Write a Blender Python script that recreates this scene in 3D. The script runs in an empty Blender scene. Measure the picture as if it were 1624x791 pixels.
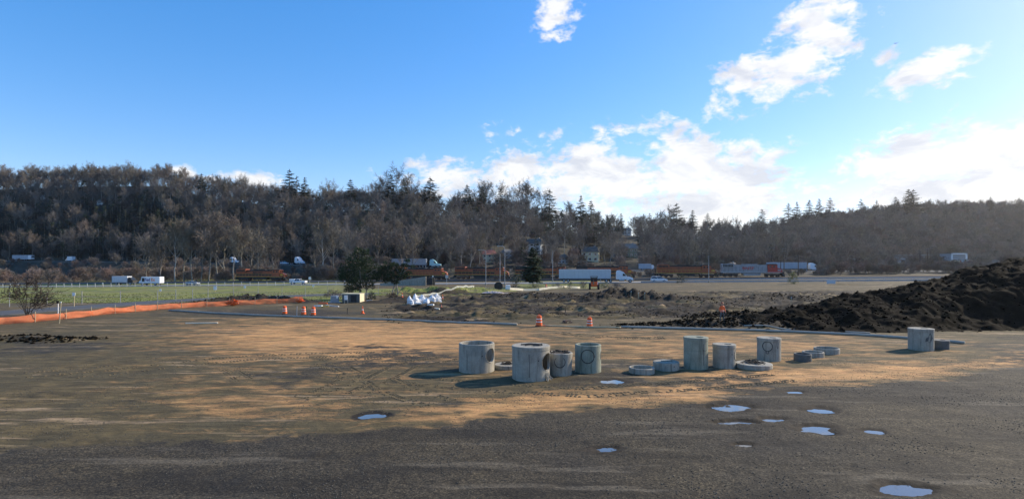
import bpy, math, random
import numpy as np
from mathutils import Vector, Matrix

S = bpy.context.scene
C = S.collection
PI = math.pi
rnd = random.Random(7)

# ------------------------------------------------------------------ camera
F = 900.0; CX = 812.0; HY = 417.0; CH = 6.3        # focal (px of photo), centre, horizon row, eye height
cam_d = bpy.data.cameras.new('camera'); cam = bpy.data.objects.new('camera', cam_d); C.objects.link(cam)
cam.location = (0, 0, CH); cam.rotation_euler = (PI/2, 0, 0)
cam_d.sensor_width = 36; cam_d.lens = F/1624*36
cam_d.shift_y = (HY-395.5)/1624
cam_d.clip_start = 0.1; cam_d.clip_end = 8000
S.camera = cam

# ------------------------------------------------------------------ light
SUN_AZ = math.radians(62); SUN_EL = math.radians(28)
S.view_settings.view_transform = 'Standard'; S.view_settings.look = 'None'
S.view_settings.exposure = 0.35; S.view_settings.gamma = 1
S.cycles.use_denoising = True
S.cycles.volume_bounces = 0; S.cycles.max_bounces = 5; S.cycles.diffuse_bounces = 2
S.cycles.glossy_bounces = 2; S.cycles.transmission_bounces = 2; S.cycles.transparent_max_bounces = 8
sd = Vector((math.cos(SUN_EL)*math.sin(SUN_AZ), math.cos(SUN_EL)*math.cos(SUN_AZ), math.sin(SUN_EL)))
sun_l = bpy.data.lights.new('sun', 'SUN'); sun_l.energy = 5.0; sun_l.angle = math.radians(0.5); sun_l.color = (1.0, 0.88, 0.69)
sun = bpy.data.objects.new('sun', sun_l); C.objects.link(sun); sun.location = (60, 30, 60)
sun.rotation_euler = sd.to_track_quat('Z', 'Y').to_euler()

# ------------------------------------------------------------------ node helpers
class NT:
    def __init__(s, tree): s.t = tree; s.n = tree.nodes; s.l = tree.links
    def new(s, typ, **kw):
        n = s.n.new(typ)
        for k, v in kw.items(): setattr(n, k, v)
        return n
    def link(s, a, b): s.l.new(a, b)
    def put(s, inp, v):
        if isinstance(v, bpy.types.NodeSocket): s.l.new(v, inp)
        elif v is not None: inp.default_value = v
    def math(s, op, a, b=None, c=None, clamp=False):
        n = s.new('ShaderNodeMath', operation=op, use_clamp=clamp)
        s.put(n.inputs[0], a)
        if b is not None: s.put(n.inputs[1], b)
        if c is not None: s.put(n.inputs[2], c)
        return n.outputs[0]
    def rng(s, v, a, b, c=0.0, d=1.0, smooth=False):
        n = s.new('ShaderNodeMapRange', clamp=True)
        if smooth: n.interpolation_type = 'SMOOTHSTEP'
        s.put(n.inputs[0], v)
        for i, q in enumerate((a, b, c, d)): s.put(n.inputs[i+1], q)
        return n.outputs[0]
    def mix(s, f, a, b, blend='MIX'):
        n = s.new('ShaderNodeMix', data_type='RGBA', blend_type=blend)
        s.put(n.inputs[0], f)
        s.put(n.inputs[6], a if isinstance(a, bpy.types.NodeSocket) else (*a, 1) if len(a) == 3 else a)
        s.put(n.inputs[7], b if isinstance(b, bpy.types.NodeSocket) else (*b, 1) if len(b) == 3 else b)
        return n.outputs[2]
    def noise(s, vec, scale, detail=4, rough=0.55, dist=0.0, w=None):
        n = s.new('ShaderNodeTexNoise')
        if vec is not None: s.l.new(vec, n.inputs['Vector'])
        n.inputs['Scale'].default_value = scale; n.inputs['Detail'].default_value = detail
        n.inputs['Roughness'].default_value = rough; n.inputs['Distortion'].default_value = dist
        return n.outputs[0]
    def mapping(s, vec, loc=(0,0,0), rot=(0,0,0), scale=(1,1,1), typ='POINT'):
        n = s.new('ShaderNodeMapping', vector_type=typ)
        s.l.new(vec, n.inputs[0]); n.inputs[1].default_value = loc; n.inputs[2].default_value = rot; n.inputs[3].default_value = scale
        return n.outputs[0]

# ------------------------------------------------------------------ world: Nishita sky with clouds by direction
W = bpy.data.worlds.new('World'); S.world = W; W.use_nodes = True
t = NT(W.node_tree)
for n in list(t.n): t.n.remove(n)
sky = t.new('ShaderNodeTexSky', sky_type='NISHITA')
sky.sun_disc = False; sky.sun_elevation = SUN_EL; sky.sun_rotation = SUN_AZ
sky.air_density = 1.0; sky.dust_density = 0.35; sky.ozone_density = 3.0; sky.altitude = 0
hs = t.new('ShaderNodeHueSaturation'); hs.inputs['Saturation'].default_value = 1.62; hs.inputs['Value'].default_value = 3.05
gm_ = t.new('ShaderNodeGamma'); gm_.inputs[1].default_value = 0.7
t.link(sky.outputs[0], gm_.inputs[0]); t.link(gm_.outputs[0], hs.inputs['Color'])
tc = t.new('ShaderNodeTexCoord'); sx = t.new('ShaderNodeSeparateXYZ'); t.link(tc.outputs['Generated'], sx.inputs[0])
az = t.math('ARCTAN2', sx.outputs[0], sx.outputs[1]); el = t.math('ARCSINE', sx.outputs[2])
cmb = t.new('ShaderNodeCombineXYZ'); t.link(az, cmb.inputs[0]); t.link(el, cmb.inputs[1])
ae = cmb.outputs[0]
def dirof(px, py):
    a = math.atan((px-CX)/F); e = math.atan((HY-py)/math.hypot(F, px-CX)); return a, e
# (px, py, half width px, half height px, tilt deg)
clouds = [(876, 18, 36, 26, 25), (1285, 50, 66, 46, 42), (1175, 125, 80, 26, 38), (1250, 108, 85, 44, 30),
          (1478, 108, 82, 24, 16), (1405, 92, 26, 14, 40),
          (930, 266, 75, 50, 0), (1085, 262, 95, 58, 0), (1175, 278, 85, 52, -5), (1000, 296, 220, 55, -4), (1100, 322, 140, 36, 0),
          (720, 286, 75, 30, 0), (815, 282, 65, 36, 10), (860, 300, 190, 30, -3),
          (1430, 262, 120, 40, 8), (1560, 240, 110, 56, 0), (1640, 270, 150, 70, 0), (1420, 300, 90, 30, 0), (1560, 305, 240, 40, 0),
          (285, 272, 24, 9, 0), (390, 284, 42, 12, 0), (335, 286, 20, 8, 0)]
mask = None
for (px, py, hw, hh, tilt) in clouds:
    a, e = dirof(px, py)
    cs = math.cos(a)
    m = t.mapping(ae, loc=(a, e, 0), rot=(0, 0, math.radians(tilt)), scale=(hw/F*cs*cs*1.25, hh/F*cs*1.25, 1), typ='TEXTURE')
    ln = t.new('ShaderNodeVectorMath', operation='LENGTH'); t.link(m, ln.inputs[0])
    v = t.math('SUBTRACT', 1.0, ln.outputs['Value'])
    mask = v if mask is None else t.math('MAXIMUM', mask, v)
mask = t.math('MAXIMUM', mask, -1.2)
nz = t.noise(t.mapping(ae, rot=(0, 0, math.radians(-28)), scale=(8, 15, 1)), 1.0, 9, 0.62, 0.35)
nz2 = t.noise(t.mapping(ae, scale=(34, 55, 1)), 1.0, 6, 0.6, 0.2)
dens = t.math('ADD', mask, t.math('MULTIPLY', t.math('SUBTRACT', nz, 0.5), 3.1))
dens = t.math('ADD', dens, t.math('MULTIPLY', t.math('SUBTRACT', nz2, 0.5), 2.1))
dens = t.rng(dens, 0.0, 0.68, 0, 1, True)
# clouds elsewhere round the horizon, the same kind as those in view
fa = t.math('ABSOLUTE', az)
out = t.rng(fa, 0.78, 1.0)
gl = t.rng(t.math('ADD', nz, t.math('MULTIPLY', el, -0.5)), 0.45, 0.62)
gl = t.math('MULTIPLY', gl, t.math('MULTIPLY', out, t.rng(el, 0.0, 0.05)))
dens = t.math('MAXIMUM', dens, t.math('MULTIPLY', gl, 0.8), clamp=True)
shade = t.noise(t.mapping(ae, loc=(3, 1.3, 0), rot=(0, 0, math.radians(-20)), scale=(11, 26, 1)), 1.0, 7, 0.6, 0.5)
shade = t.rng(shade, 0.46, 0.63, 0, 1)
ccol = t.mix(shade, (9.7, 9.6, 9.5), (7.0, 7.2, 7.8))
col = t.mix(t.math('MULTIPLY', dens, 0.93), t.mix(1.0, hs.outputs[0], (0.98, 0.91, 1.05), 'MULTIPLY'), ccol)
bg = t.new('ShaderNodeBackground'); t.link(col, bg.inputs[0]); bg.inputs[1].default_value = 0.085
wo = t.new('ShaderNodeOutputWorld'); t.link(bg.outputs[0], wo.inputs[0])

# ------------------------------------------------------------------ materials
def mat(name, col, rough=0.8, metal=0.0, var=0.25, vscale=3.0, bump=0.0, bscale=12.0, dirt=None, dirt_amt=0.4, objrand=0.0, emit=None, transl=0.0, spec=None, alpha=None):
    m = bpy.data.materials.new(name); m.use_nodes = True
    t = NT(m.node_tree); b = t.n['Principled BSDF']
    tc = t.new('ShaderNodeTexCoord')
    base = col
    n1 = t.noise(tc.outputs['Object'], vscale, 5, 0.6)
    lo = tuple(c*(1-var) for c in col); hi = tuple(min(1, c*(1+var)) for c in col)
    c = t.mix(t.rng(n1, 0.3, 0.7), lo, hi)
    if dirt is not None:
        n2 = t.noise(tc.outputs['Object'], vscale*0.6, 7, 0.7, 0.6)
        c = t.mix(t.math('MULTIPLY', t.rng(n2, 0.45, 0.7), dirt_amt), c, dirt)
    if objrand > 0:
        oi = t.new('ShaderNodeObjectInfo')
        h = t.new('ShaderNodeHueSaturation')
        t.link(c, h.inputs['Color'])
        t.link(t.rng(oi.outputs['Random'], 0, 1, 1-objrand, 1+objrand), h.inputs['Value'])
        r2 = t.math('FRACT', t.math('MULTIPLY', oi.outputs['Random'], 17.31))
        t.link(t.rng(r2, 0, 1, 0.5-objrand*0.06, 0.5+objrand*0.06), h.inputs['Hue'])
        r3 = t.math('FRACT', t.math('MULTIPLY', oi.outputs['Random'], 71.7))
        t.link(t.rng(r3, 0, 1, 1-objrand, 1+objrand*0.6), h.inputs['Saturation'])
        c = h.outputs[0]
    t.link(c, b.inputs['Base Color'])
    b.inputs['Roughness'].default_value = rough; b.inputs['Metallic'].default_value = metal
    if spec is not None: b.inputs['Specular IOR Level'].default_value = spec
    if bump > 0:
        bp = t.new('ShaderNodeBump'); bp.inputs['Strength'].default_value = bump; bp.inputs['Distance'].default_value = 0.05
        t.link(t.noise(tc.outputs['Object'], bscale, 6, 0.65), bp.inputs['Height']); t.link(bp.outputs[0], b.inputs['Normal'])
    if emit: b.inputs['Emission Color'].default_value = (*emit[0], 1); b.inputs['Emission Strength'].default_value = emit[1]
    if transl > 0:
        tr = t.new('ShaderNodeBsdfTranslucent'); t.link(c, tr.inputs[0])
        mx = t.new('ShaderNodeMixShader'); mx.inputs[0].default_value = transl
        out = [n for n in t.n if n.type == 'OUTPUT_MATERIAL'][0]
        t.link(b.outputs[0], mx.inputs[1]); t.link(tr.outputs[0], mx.inputs[2]); t.link(mx.outputs[0], out.inputs[0])
    return m

def concrete(name, col, dark):
    m = bpy.data.materials.new(name); m.use_nodes = True; t = NT(m.node_tree); b = t.n['Principled BSDF']; P = t.new('ShaderNodeTexCoord').outputs['Object']
    v = t.noise(t.mapping(P, scale=(5, 5, .55)), 1.0, 6, .65); n = t.noise(P, 1.7, 7, .7, .4); f = t.noise(P, 16, 4, .7); p_ = t.noise(P, 38, 2, .5)
    c = t.mix(t.rng(n, .3, .7), tuple(q*.72 for q in col), tuple(q*1.12 for q in col))
    c = t.mix(t.rng(v, .50, .68, 0, .7), c, dark)
    c = t.mix(t.rng(f, .56, .72, 0, .35), c, tuple(q*1.5 for q in col))
    c = t.mix(t.rng(p_, .66, .70, 0, .8), c, tuple(q*.3 for q in col))
    t.link(c, b.inputs['Base Color']); b.inputs['Roughness'].default_value = .92; b.inputs['Specular IOR Level'].default_value = .25
    bp = t.new('ShaderNodeBump'); bp.inputs['Strength'].default_value = .5; bp.inputs['Distance'].default_value = .03; t.link(f, bp.inputs['Height']); t.link(bp.outputs[0], b.inputs['Normal']); return m
M = {}
M['concrete_old'] = mat('concrete', (0.34, 0.315, 0.26), 0.9, var=0.16, vscale=2.2, bump=0.35, bscale=25, dirt=(0.16, 0.15, 0.12), dirt_amt=0.6)
M['concrete_green'] = mat('concrete_green', (0.34, 0.345, 0.27), 0.9, var=0.2, vscale=1.8, bump=0.35, bscale=25, dirt=(0.10, 0.12, 0.09), dirt_amt=0.8)
M['concrete'] = concrete('streaked_concrete', (.38, .35, .285), (.12, .105, .08)); M['concrete_green'] = concrete('green_streaked_concrete', (.30, .31, .24), (.085, .105, .07))
M['concrete_dark'] = mat('concrete_dark', (0.13, 0.13, 0.12), 0.9, var=0.25, vscale=3, bump=0.3, dirt=(0.05, 0.05, 0.04), dirt_amt=0.7)
M['joint'] = mat('joint', (0.05, 0.048, 0.045), 0.95)
M['mud'] = mat('mud', (0.07, 0.055, 0.04), 0.95, var=0.4, vscale=8, bump=0.5)
M['steel'] = mat('steel', (0.35, 0.36, 0.37), 0.5, 0.6, dirt=(0.2, 0.13, 0.08))
M['galv'] = mat('galvanised', (0.42, 0.43, 0.44), 0.6, 0.2, var=0.1)
M['dark'] = mat('dark_paint', (0.012, 0.012, 0.013), 0.6, var=0.3)
M['tyre'] = mat('tyre_rubber', (0.018, 0.018, 0.018), 0.85)
M['glass'] = mat('glass', (0.02, 0.026, 0.032), 0.08, var=0.1, spec=0.8)
M['white'] = mat('white_paint', (0.74, 0.75, 0.76), 0.4, var=0.05, dirt=(0.45, 0.43, 0.4), dirt_amt=0.25)
M['trailer'] = mat('trailer_white', (0.52, 0.55, 0.58), 0.5, var=0.05, vscale=0.8, dirt=(0.42, 0.44, 0.46), dirt_amt=0.4)
M['trailer_grey'] = mat('trailer_grey', (0.35, 0.38, 0.42), 0.5, var=0.12, vscale=0.8)
M['teal'] = mat('pale_teal_paint', (0.35, 0.62, 0.66), 0.35, var=0.06)
M['silver'] = mat('silver_paint', (0.42, 0.45, 0.48), 0.3, 0.5, var=0.05)
M['orange_loco'] = mat('orange_loco_paint', (0.34, 0.072, 0.018), 0.5, var=0.2, vscale=1.2, dirt=(0.14, 0.045, 0.02), dirt_amt=0.8)
M['loco_grey'] = mat('silver_loco_paint', (0.27, 0.29, 0.31), 0.45, 0.15, var=0.12, vscale=1.0, dirt=(0.17, 0.17, 0.17), dirt_amt=0.6)
M['red_loco'] = mat('red_loco_paint', (0.40, 0.030, 0.022), 0.45, var=0.2, vscale=1.2, dirt=(0.12, 0.03, 0.02), dirt_amt=0.5)
M['yellow'] = mat('yellow_paint', (0.62, 0.40, 0.04), 0.5)
M['black_roof'] = mat('black_roof', (0.018, 0.018, 0.017), 0.7, var=0.5, vscale=2)
M['ink'] = mat('dark_lettering', (0.012, 0.012, 0.012), 0.6)
M['red_ink'] = mat('red_lettering', (0.45, 0.03, 0.03), 0.5)
M['purple'] = mat('purple_lettering', (0.05, 0.02, 0.18), 0.5)
M['orange_ink'] = mat('orange_lettering', (0.8, 0.16, 0.01), 0.5)
M['orange'] = mat('safety_orange', (0.85, 0.13, 0.02), 0.6, var=0.12)
M['orange_net'] = mat('orange_netting', (0.95, 0.25, 0.10), 0.75, var=0.15, vscale=1.5, transl=0.55, dirt=(0.8, 0.33, 0.15), dirt_amt=0.6)
_m = M['orange_net']; _t = NT(_m.node_tree); _o = [n for n in _t.n if n.type == 'OUTPUT_MATERIAL'][0]; _s = _o.inputs[0].links[0].from_socket
_x = _t.new('ShaderNodeMixShader'); _tr = _t.new('ShaderNodeBsdfTransparent')      # the open weave of the net
_t.link(_t.rng(_t.noise(_t.new('ShaderNodeTexCoord').outputs['Object'], 0.9, 5, .6), .35, .65, .0, .10), _x.inputs[0]); _t.link(_s, _x.inputs[1]); _t.link(_tr.outputs[0], _x.inputs[2]); _t.link(_x.outputs[0], _o.inputs[0])
M['reflect'] = mat('white_reflective_band', (0.8, 0.79, 0.76), 0.4)
M['silt'] = mat('cream_silt_fabric', (0.78, 0.72, 0.56), 0.8, var=0.08, transl=0.45)
M['wood'] = mat('pale_wood', (0.50, 0.40, 0.24), 0.8, var=0.2, vscale=6)
M['pale_wood'] = mat('bleached_wood', (0.72, 0.68, 0.54), 0.8, var=0.1, vscale=6)
M['pole'] = mat('brown_pole_wood', (0.055, 0.042, 0.03), 0.9)
M['bag'] = mat('white_bag_fabric', (0.70, 0.70, 0.70), 0.7, var=0.1, vscale=3, bump=0.4, bscale=6)
M['cream'] = mat('cream_wall', (0.72, 0.62, 0.40), 0.8, var=0.08)
M['house_yellow'] = mat('yellow_wall', (0.62, 0.46, 0.22), 0.8, var=0.08)
M['house_white'] = mat('white_wall', (0.68, 0.68, 0.64), 0.8, var=0.06)
M['house_grey'] = mat('grey_wall', (0.30, 0.31, 0.31), 0.8, var=0.1)
M['house_green'] = mat('sage_wall', (0.36, 0.31, 0.19), 0.8, var=0.1)
M['roof_grey'] = mat('grey_shingles', (0.13, 0.12, 0.105), 0.95, var=0.25, vscale=4, spec=0.1)
M['roof_red'] = mat('red_shingles', (0.34, 0.12, 0.08), 0.9, var=0.25, vscale=4)
M['roof_pale'] = mat('pale_roof', (0.24, 0.225, 0.20), 0.95, var=0.15, spec=0.1)
M['red_wall'] = mat('red_wall', (0.5, 0.05, 0.06), 0.7)
M['bark'] = mat('grey_brown_bark', (0.27, 0.235, 0.19), 0.95, var=0.35, objrand=0.3)
M['bark_pale'] = mat('pale_bark', (0.36, 0.33, 0.28), 0.9, var=0.3, objrand=0.2)
M['twig'] = mat('brown_twigs', (0.195, 0.160, 0.122), 0.95, var=0.3, vscale=0.5, objrand=0.34)
M['twig_red'] = mat('red_brown_twigs', (0.20, 0.145, 0.11), 0.95, var=0.3, vscale=0.5, objrand=0.3)
M['twig_dark'] = mat('dark_brown_twigs', (0.05, 0.036, 0.026), 0.95, var=0.3)
M['needle'] = mat('dark_green_needles', (0.028, 0.045, 0.024), 0.8, var=0.4, vscale=0.8, objrand=0.3, transl=0.15)
M['needle_near'] = mat('green_needles', (0.030, 0.055, 0.020), 0.75, var=0.45, vscale=1.2, transl=0.2)
M['ivy'] = mat('ivy_leaves', (0.045, 0.060, 0.028), 0.8, var=0.4, vscale=0.6, objrand=0.3, transl=0.15)
M['leaf'] = mat('olive_leaves', (0.15, 0.16, 0.065), 0.8, var=0.35, vscale=1.0, transl=0.25)
M['weed'] = mat('weed_leaves', (0.15, 0.16, 0.04), 0.8, var=0.4, transl=0.25)
M['soil'] = mat('black_soil', (0.0075, 0.006, 0.004), 0.98, var=0.5, vscale=1.4, bump=0.9, bscale=5, dirt=(0.026, 0.022, 0.013), dirt_amt=0.3, spec=0.05)
M['asphalt'] = mat('asphalt', (0.065, 0.067, 0.07), 0.9, var=0.2, vscale=0.7, bump=0.2, bscale=40)
M['street'] = mat('pale_street', (0.24, 0.235, 0.22), 0.85, var=0.12, vscale=0.3)
M['ballast'] = mat('track_ballast', (0.08, 0.075, 0.07), 0.95, var=0.4, vscale=3)
M['rust'] = mat('rusty_steel', (0.13, 0.07, 0.045), 0.7)
M['hdpe'] = mat('grey_plastic_pipe', (0.36, 0.33, 0.275), 0.85, var=0.1, vscale=1.0, dirt=(0.2, 0.18, 0.15), dirt_amt=0.4)
M['skin'] = mat('skin', (0.42, 0.25, 0.17), 0.6)
M['jeans'] = mat('grey_trousers', (0.09, 0.095, 0.10), 0.9)
M['stone'] = mat('gravel_stone', (0.095, 0.085, 0.068), 0.9, var=0.85, vscale=9)

# ------------------------------------------------------------------ mesh builder
class MB:
    def __init__(s): s.v = []; s.f = []; s.mi = []; s.cm = 0; s.sm = False
    def add(s, vs, fs):
        o = len(s.v); s.v += [tuple(p) for p in vs]; s.f += [tuple(o+i for i in f) for f in fs]; s.mi += [s.cm]*len(fs); return s
    def box(s, c, d, rz=0.0, taper=1.0, ry=0.0):
        x, y, z = (q/2 for q in d); vs = []
        for sz in (-1, 1):
            k = taper if sz > 0 else 1
            for a, b in ((-1,-1),(1,-1),(1,1),(-1,1)): vs.append((a*x*k, b*y*k, sz*z))
        cr, sr = math.cos(rz), math.sin(rz); cy, sy = math.cos(ry), math.sin(ry)
        o = []
        for (a, b, e) in vs:
            a, e = a*cy+e*sy, -a*sy+e*cy
            o.append((c[0]+a*cr-b*sr, c[1]+a*sr+b*cr, c[2]+e))
        return s.add(o, [(3,2,1,0),(4,5,6,7),(0,1,5,4),(1,2,6,5),(2,3,7,6),(3,0,4,7)])
    def prism(s, prof, y0, y1, inset=None):
        # prof: (x,z) polygon, extruded along y; inset: list of per point y inset
        n = len(prof); ins = inset or [0]*n
        vs = [(p[0], y0+i, p[1]) for p, i in zip(prof, ins)]+[(p[0], y1-i, p[1]) for p, i in zip(prof, ins)]
        fs = [tuple(range(n)), tuple(range(2*n-1, n-1, -1))]+[(i, i+n, (i+1) % n+n, (i+1) % n) for i in range(n)]
        return s.add(vs, fs)
    def lathe(s, prof, seg=32, c=(0,0,0), closed=False):
        vs = []; n = len(prof)
        for k in range(seg):
            a = 2*PI*k/seg; ca, sa = math.cos(a), math.sin(a)
            for r, z in prof: vs.append((c[0]+r*ca, c[1]+r*sa, c[2]+z))
        fs = []
        for k in range(seg):
            k2 = (k+1) % seg
            for i in range(n if closed else n-1):
                j = (i+1) % n
                fs.append((k*n+i, k2*n+i, k2*n+j, k*n+j))
        if not closed:
            if prof[0][0] > 1e-6: fs.append(tuple(k*n for k in range(seg-1, -1, -1)))
            if prof[-1][0] > 1e-6: fs.append(tuple(k*n+n-1 for k in range(seg)))
        return s.add(vs, fs)
    def cyl(s, p0, p1, r0, r1=None, seg=10, caps=True):
        r1 = r0 if r1 is None else r1
        p0 = Vector(p0); p1 = Vector(p1); d = (p1-p0)
        if d.length < 1e-9: return s
        d.normalize(); u = d.orthogonal().normalized(); w = d.cross(u); vs = []
        for p, r in ((p0, r0), (p1, r1)):
            for k in range(seg):
                a = 2*PI*k/seg; vs.append(p+(u*math.cos(a)+w*math.sin(a))*r)
        fs = [(k, (k+1) % seg, (k+1) % seg+seg, k+seg) for k in range(seg)]
        if caps: fs += [tuple(range(seg-1, -1, -1)), tuple(range(seg, 2*seg))]
        return s.add(vs, fs)
    def tube(s, pts, r, seg=8, closed=False, caps=True):
        pts = [Vector(p) for p in pts]; n = len(pts); rr = r if isinstance(r, (list, tuple)) else [r]*n
        vs = []; up = Vector((0, 0, 1))
        for i, p in enumerate(pts):
            a = pts[(i-1) % n] if closed or i > 0 else p; b = pts[(i+1) % n] if closed or i < n-1 else p
            d = (b-a).normalized()
            if abs(d.z) > 0.95: u = Vector((1, 0, 0))
            else: u = up
            u = (u-d*u.dot(d)).normalized(); w = d.cross(u)
            for k in range(seg):
                q = 2*PI*k/seg; vs.append(p+(u*math.cos(q)+w*math.sin(q))*rr[i])
        fs = []
        for i in range(n if closed else n-1):
            j = (i+1) % n
            for k in range(seg):
                k2 = (k+1) % seg; fs.append((i*seg+k, i*seg+k2, j*seg+k2, j*seg+k))
        if not closed and caps: fs += [tuple(range(seg-1, -1, -1)), tuple((n-1)*seg+k for k in range(seg))]
        return s.add(vs, fs)
    def mesh(s, name, mats):
        me = bpy.data.meshes.new(name); me.from_pydata(s.v, [], s.f)
        for m in (mats if isinstance(mats, (list, tuple)) else [mats]): me.materials.append(m)
        if any(s.mi): me.polygons.foreach_set('material_index', s.mi)
        if s.sm: me.polygons.foreach_set('use_smooth', [True]*len(s.f))
        me.update(); return me
    def build(s, name, mats, parent=None, loc=None, smooth=False, bevel=0.0):
        s.sm = smooth or s.sm
        o = bpy.data.objects.new(name, s.mesh(name, mats)); C.objects.link(o)
        if parent is not None: o.parent = parent
        if loc is not None: o.location = loc
        if bevel > 0:
            b = o.modifiers.new('bevel', 'BEVEL'); b.width = bevel; b.segments = 2; b.limit_method = 'ANGLE'; b.angle_limit = math.radians(35)
        return o

def tag(o, label=None, cat=None, group=None, kind=None):
    if label: o['label'] = label
    if cat: o['category'] = cat
    if group: o['group'] = group
    if kind: o['kind'] = kind
    return o
def thing(name, label, cat, loc=(0,0,0), rz=0.0, group=None, sc=None):
    o = bpy.data.objects.new(name, None); C.objects.link(o)
    o.location = loc; o.rotation_euler = (0, 0, rz)
    if sc: o.scale = (sc, sc, sc)
    return tag(o, label, cat, group)
def copy_tree(o, parent=None, loc=None, rz=None, label=None, sc=None, kids=None):
    c = o.copy(); C.objects.link(c)
    if parent is not None: c.parent = parent
    for ch in (kids[o] if kids and o in kids else o.children): copy_tree(ch, c)
    if loc is not None: c.location = loc
    if rz is not None: c.rotation_euler = (0, 0, rz)
    if label: c['label'] = label
    if sc is not None: c.scale = sc if isinstance(sc, tuple) else (sc, sc, sc)
    return c
def np_mesh(name, verts, faces, mats, smooth=False, mi=None):
    """verts (n,3) array; faces (m,k) array, k = 3 or 4"""
    me = bpy.data.meshes.new(name)
    verts = np.ascontiguousarray(verts, dtype=np.float32); faces = np.ascontiguousarray(faces, dtype=np.int32)
    k = faces.shape[1]
    me.vertices.add(len(verts)); me.vertices.foreach_set('co', verts.ravel())
    me.loops.add(faces.size); me.loops.foreach_set('vertex_index', faces.ravel())
    me.polygons.add(len(faces))
    me.polygons.foreach_set('loop_start', np.arange(0, faces.size, k, dtype=np.int32))
    for m in (mats if isinstance(mats, (list, tuple)) else [mats]): me.materials.append(m)
    if smooth: me.polygons.foreach_set('use_smooth', np.ones(len(faces), dtype=bool))
    if mi is not None: me.polygons.foreach_set('material_index', np.asarray(mi, dtype=np.int32))
    me.update(calc_edges=True); me.validate()
    return me

# ------------------------------------------------------------------ noise and terrain
def _h(ix, iy, seed):
    n = (ix.astype(np.int64)*374761393+iy.astype(np.int64)*668265263+seed*974634777) & 0x7fffffff
    n = ((n ^ (n >> 13))*1274126177) & 0x7fffffff
    return ((n ^ (n >> 16)) & 0xffff)/65535.0
def vn(x, y, seed=0):
    x = np.asarray(x, float); y = np.asarray(y, float)
    ix = np.floor(x); iy = np.floor(y); fx = x-ix; fy = y-iy
    fx = fx*fx*(3-2*fx); fy = fy*fy*(3-2*fy)
    a = _h(ix, iy, seed); b = _h(ix+1, iy, seed); c = _h(ix, iy+1, seed); d = _h(ix+1, iy+1, seed)
    return (a*(1-fx)+b*fx)*(1-fy)+(c*(1-fx)+d*fx)*fy-0.5
def fbm(x, y, seed=0, oct=4, g=0.5):
    x = np.asarray(x, float); y = np.asarray(y, float)
    s = 0; a = 1
    for i in range(oct):
        s = s+a*vn(x, y, seed+i*17); x = x*2.03+11.3; y = y*2.03-7.7; a *= g
    return s
def sstep(a, b, x):
    q = np.clip((x-a)/(b-a), 0, 1); return q*q*(3-2*q)
def W2(px, py):      # photo pixel -> ground point for a level z = 0
    Y = CH*F/(py-HY); return ((px-CX)/F*Y, Y)
def seg_dist(x, y, pts, vals=None):
    """distance to a polyline, and a value interpolated along it"""
    best = np.full(np.shape(x), 1e9); val = np.zeros(np.shape(x))
    for i in range(len(pts)-1):
        ax, ay = pts[i]; bx, by = pts[i+1]; dx, dy = bx-ax, by-ay
        q = np.clip(((x-ax)*dx+(y-ay)*dy)/(dx*dx+dy*dy), 0, 1)
        d = np.hypot(x-ax-q*dx, y-ay-q*dy); k = d < best
        best = np.where(k, d, best)
        if vals is not None: val = np.where(k, vals[i]*(1-q)+vals[i+1]*q, val)
    return best, val
# soil berms read off the photo: (points in photo px, crest height at each, half width)
BERMS = [([(985,517),(1050,517),(1110,517),(1170,518),(1230,519)], [.1,.35,.55,.6,.6], 1.9),
         ([(1090,505),(1150,503),(1220,503)], [.2,.5,.6], 2.3),
         ([(870,476),(930,476),(975,474),(1040,475),(1100,478),(1145,480)], [.2,.9,1.7,1.2,.7,.1], 4.0),
         ([(790,470),(840,470),(900,471)], [.5,.9,.6], 3.0),
         ([(1175,476),(1220,474),(1260,475),(1300,478)], [.3,.8,.8,.5], 3.5),
         ([(300,481),(345,476),(400,474),(440,475),(490,478)], [.1,.7,1.0,.8,.4], 2.6),
         ([(700,478),(745,477),(800,479)], [.2,.7,.3], 2.6),
         ([(1010,490),(1080,491),(1150,489)], [.2,.5,.4], 1.8),
         ([(-60,541),(30,540),(100,541),(150,538)], [.3,.3,.25,.05], 1.2),
         ([(600,478),(640,474),(700,471)], [.4,.5,.3], 3.0),
         ([(1080,463),(1180,466),(1280,474)], [.1,.3,.2], 1.1), ([(1220,452),(1330,455),(1430,457)], [.2,.35,.2], 1.4),
         ([(820,488),(900,490),(1000,489)], [.2,.5,.2], 1.6), ([(650,498),(760,499),(880,502)], [.1,.3,.1], 1.0), ([(560,487),(640,489),(740,488)], [.1,.35,.2], 1.3), ([(1180,487),(1260,489)], [.3,.5], 1.8),
         ([(612,465),(640,462),(700,463),(750,461),(795,460)], [.5,1.2,1.3,1.2,.4], 4.0)]
BERMS = [([W2(*p) for p in a], b, c) for a, b, c in BERMS]
PUD = [(590,658,22,5),(958,711,21,5),(1160,645,30,5.5),(1168,668,30,3),(1222,664,22,2.6),(1303,649,22,4),(1298,680,30,6.5),(1389,683,17,3.6),
       (1177,704,17,3),(1436,774,46,9),(974,603.5,25,3.4),(1264,621.5,17,2.6)]
PUDW = []
for (px, py, hw, hh) in PUD:
    x, y = W2(px, py); y1 = W2(px, py+hh)[1]; y0 = W2(px, py-hh)[1]
    PUDW.append((x, y, hw/F*y, (y0-y1)/2))
def baseH(x, y):
    w = sstep(60, 165, y)
    return w*(-0.35+np.clip(0.0115*x, -2.6, 2.6))
def rough_zone(x, y):
    px = CX+F*x/np.maximum(y, 1); py = HY+CH*F/np.maximum(y, 1)
    a = sstep(560, 680, px)*(1-sstep(1330, 1600, px))*sstep(458, 468, py)*(1-sstep(499, 511, py+fbm(x*.1, y*.1, 5)*8))
    return np.where(y > 5, a, 0)
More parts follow.
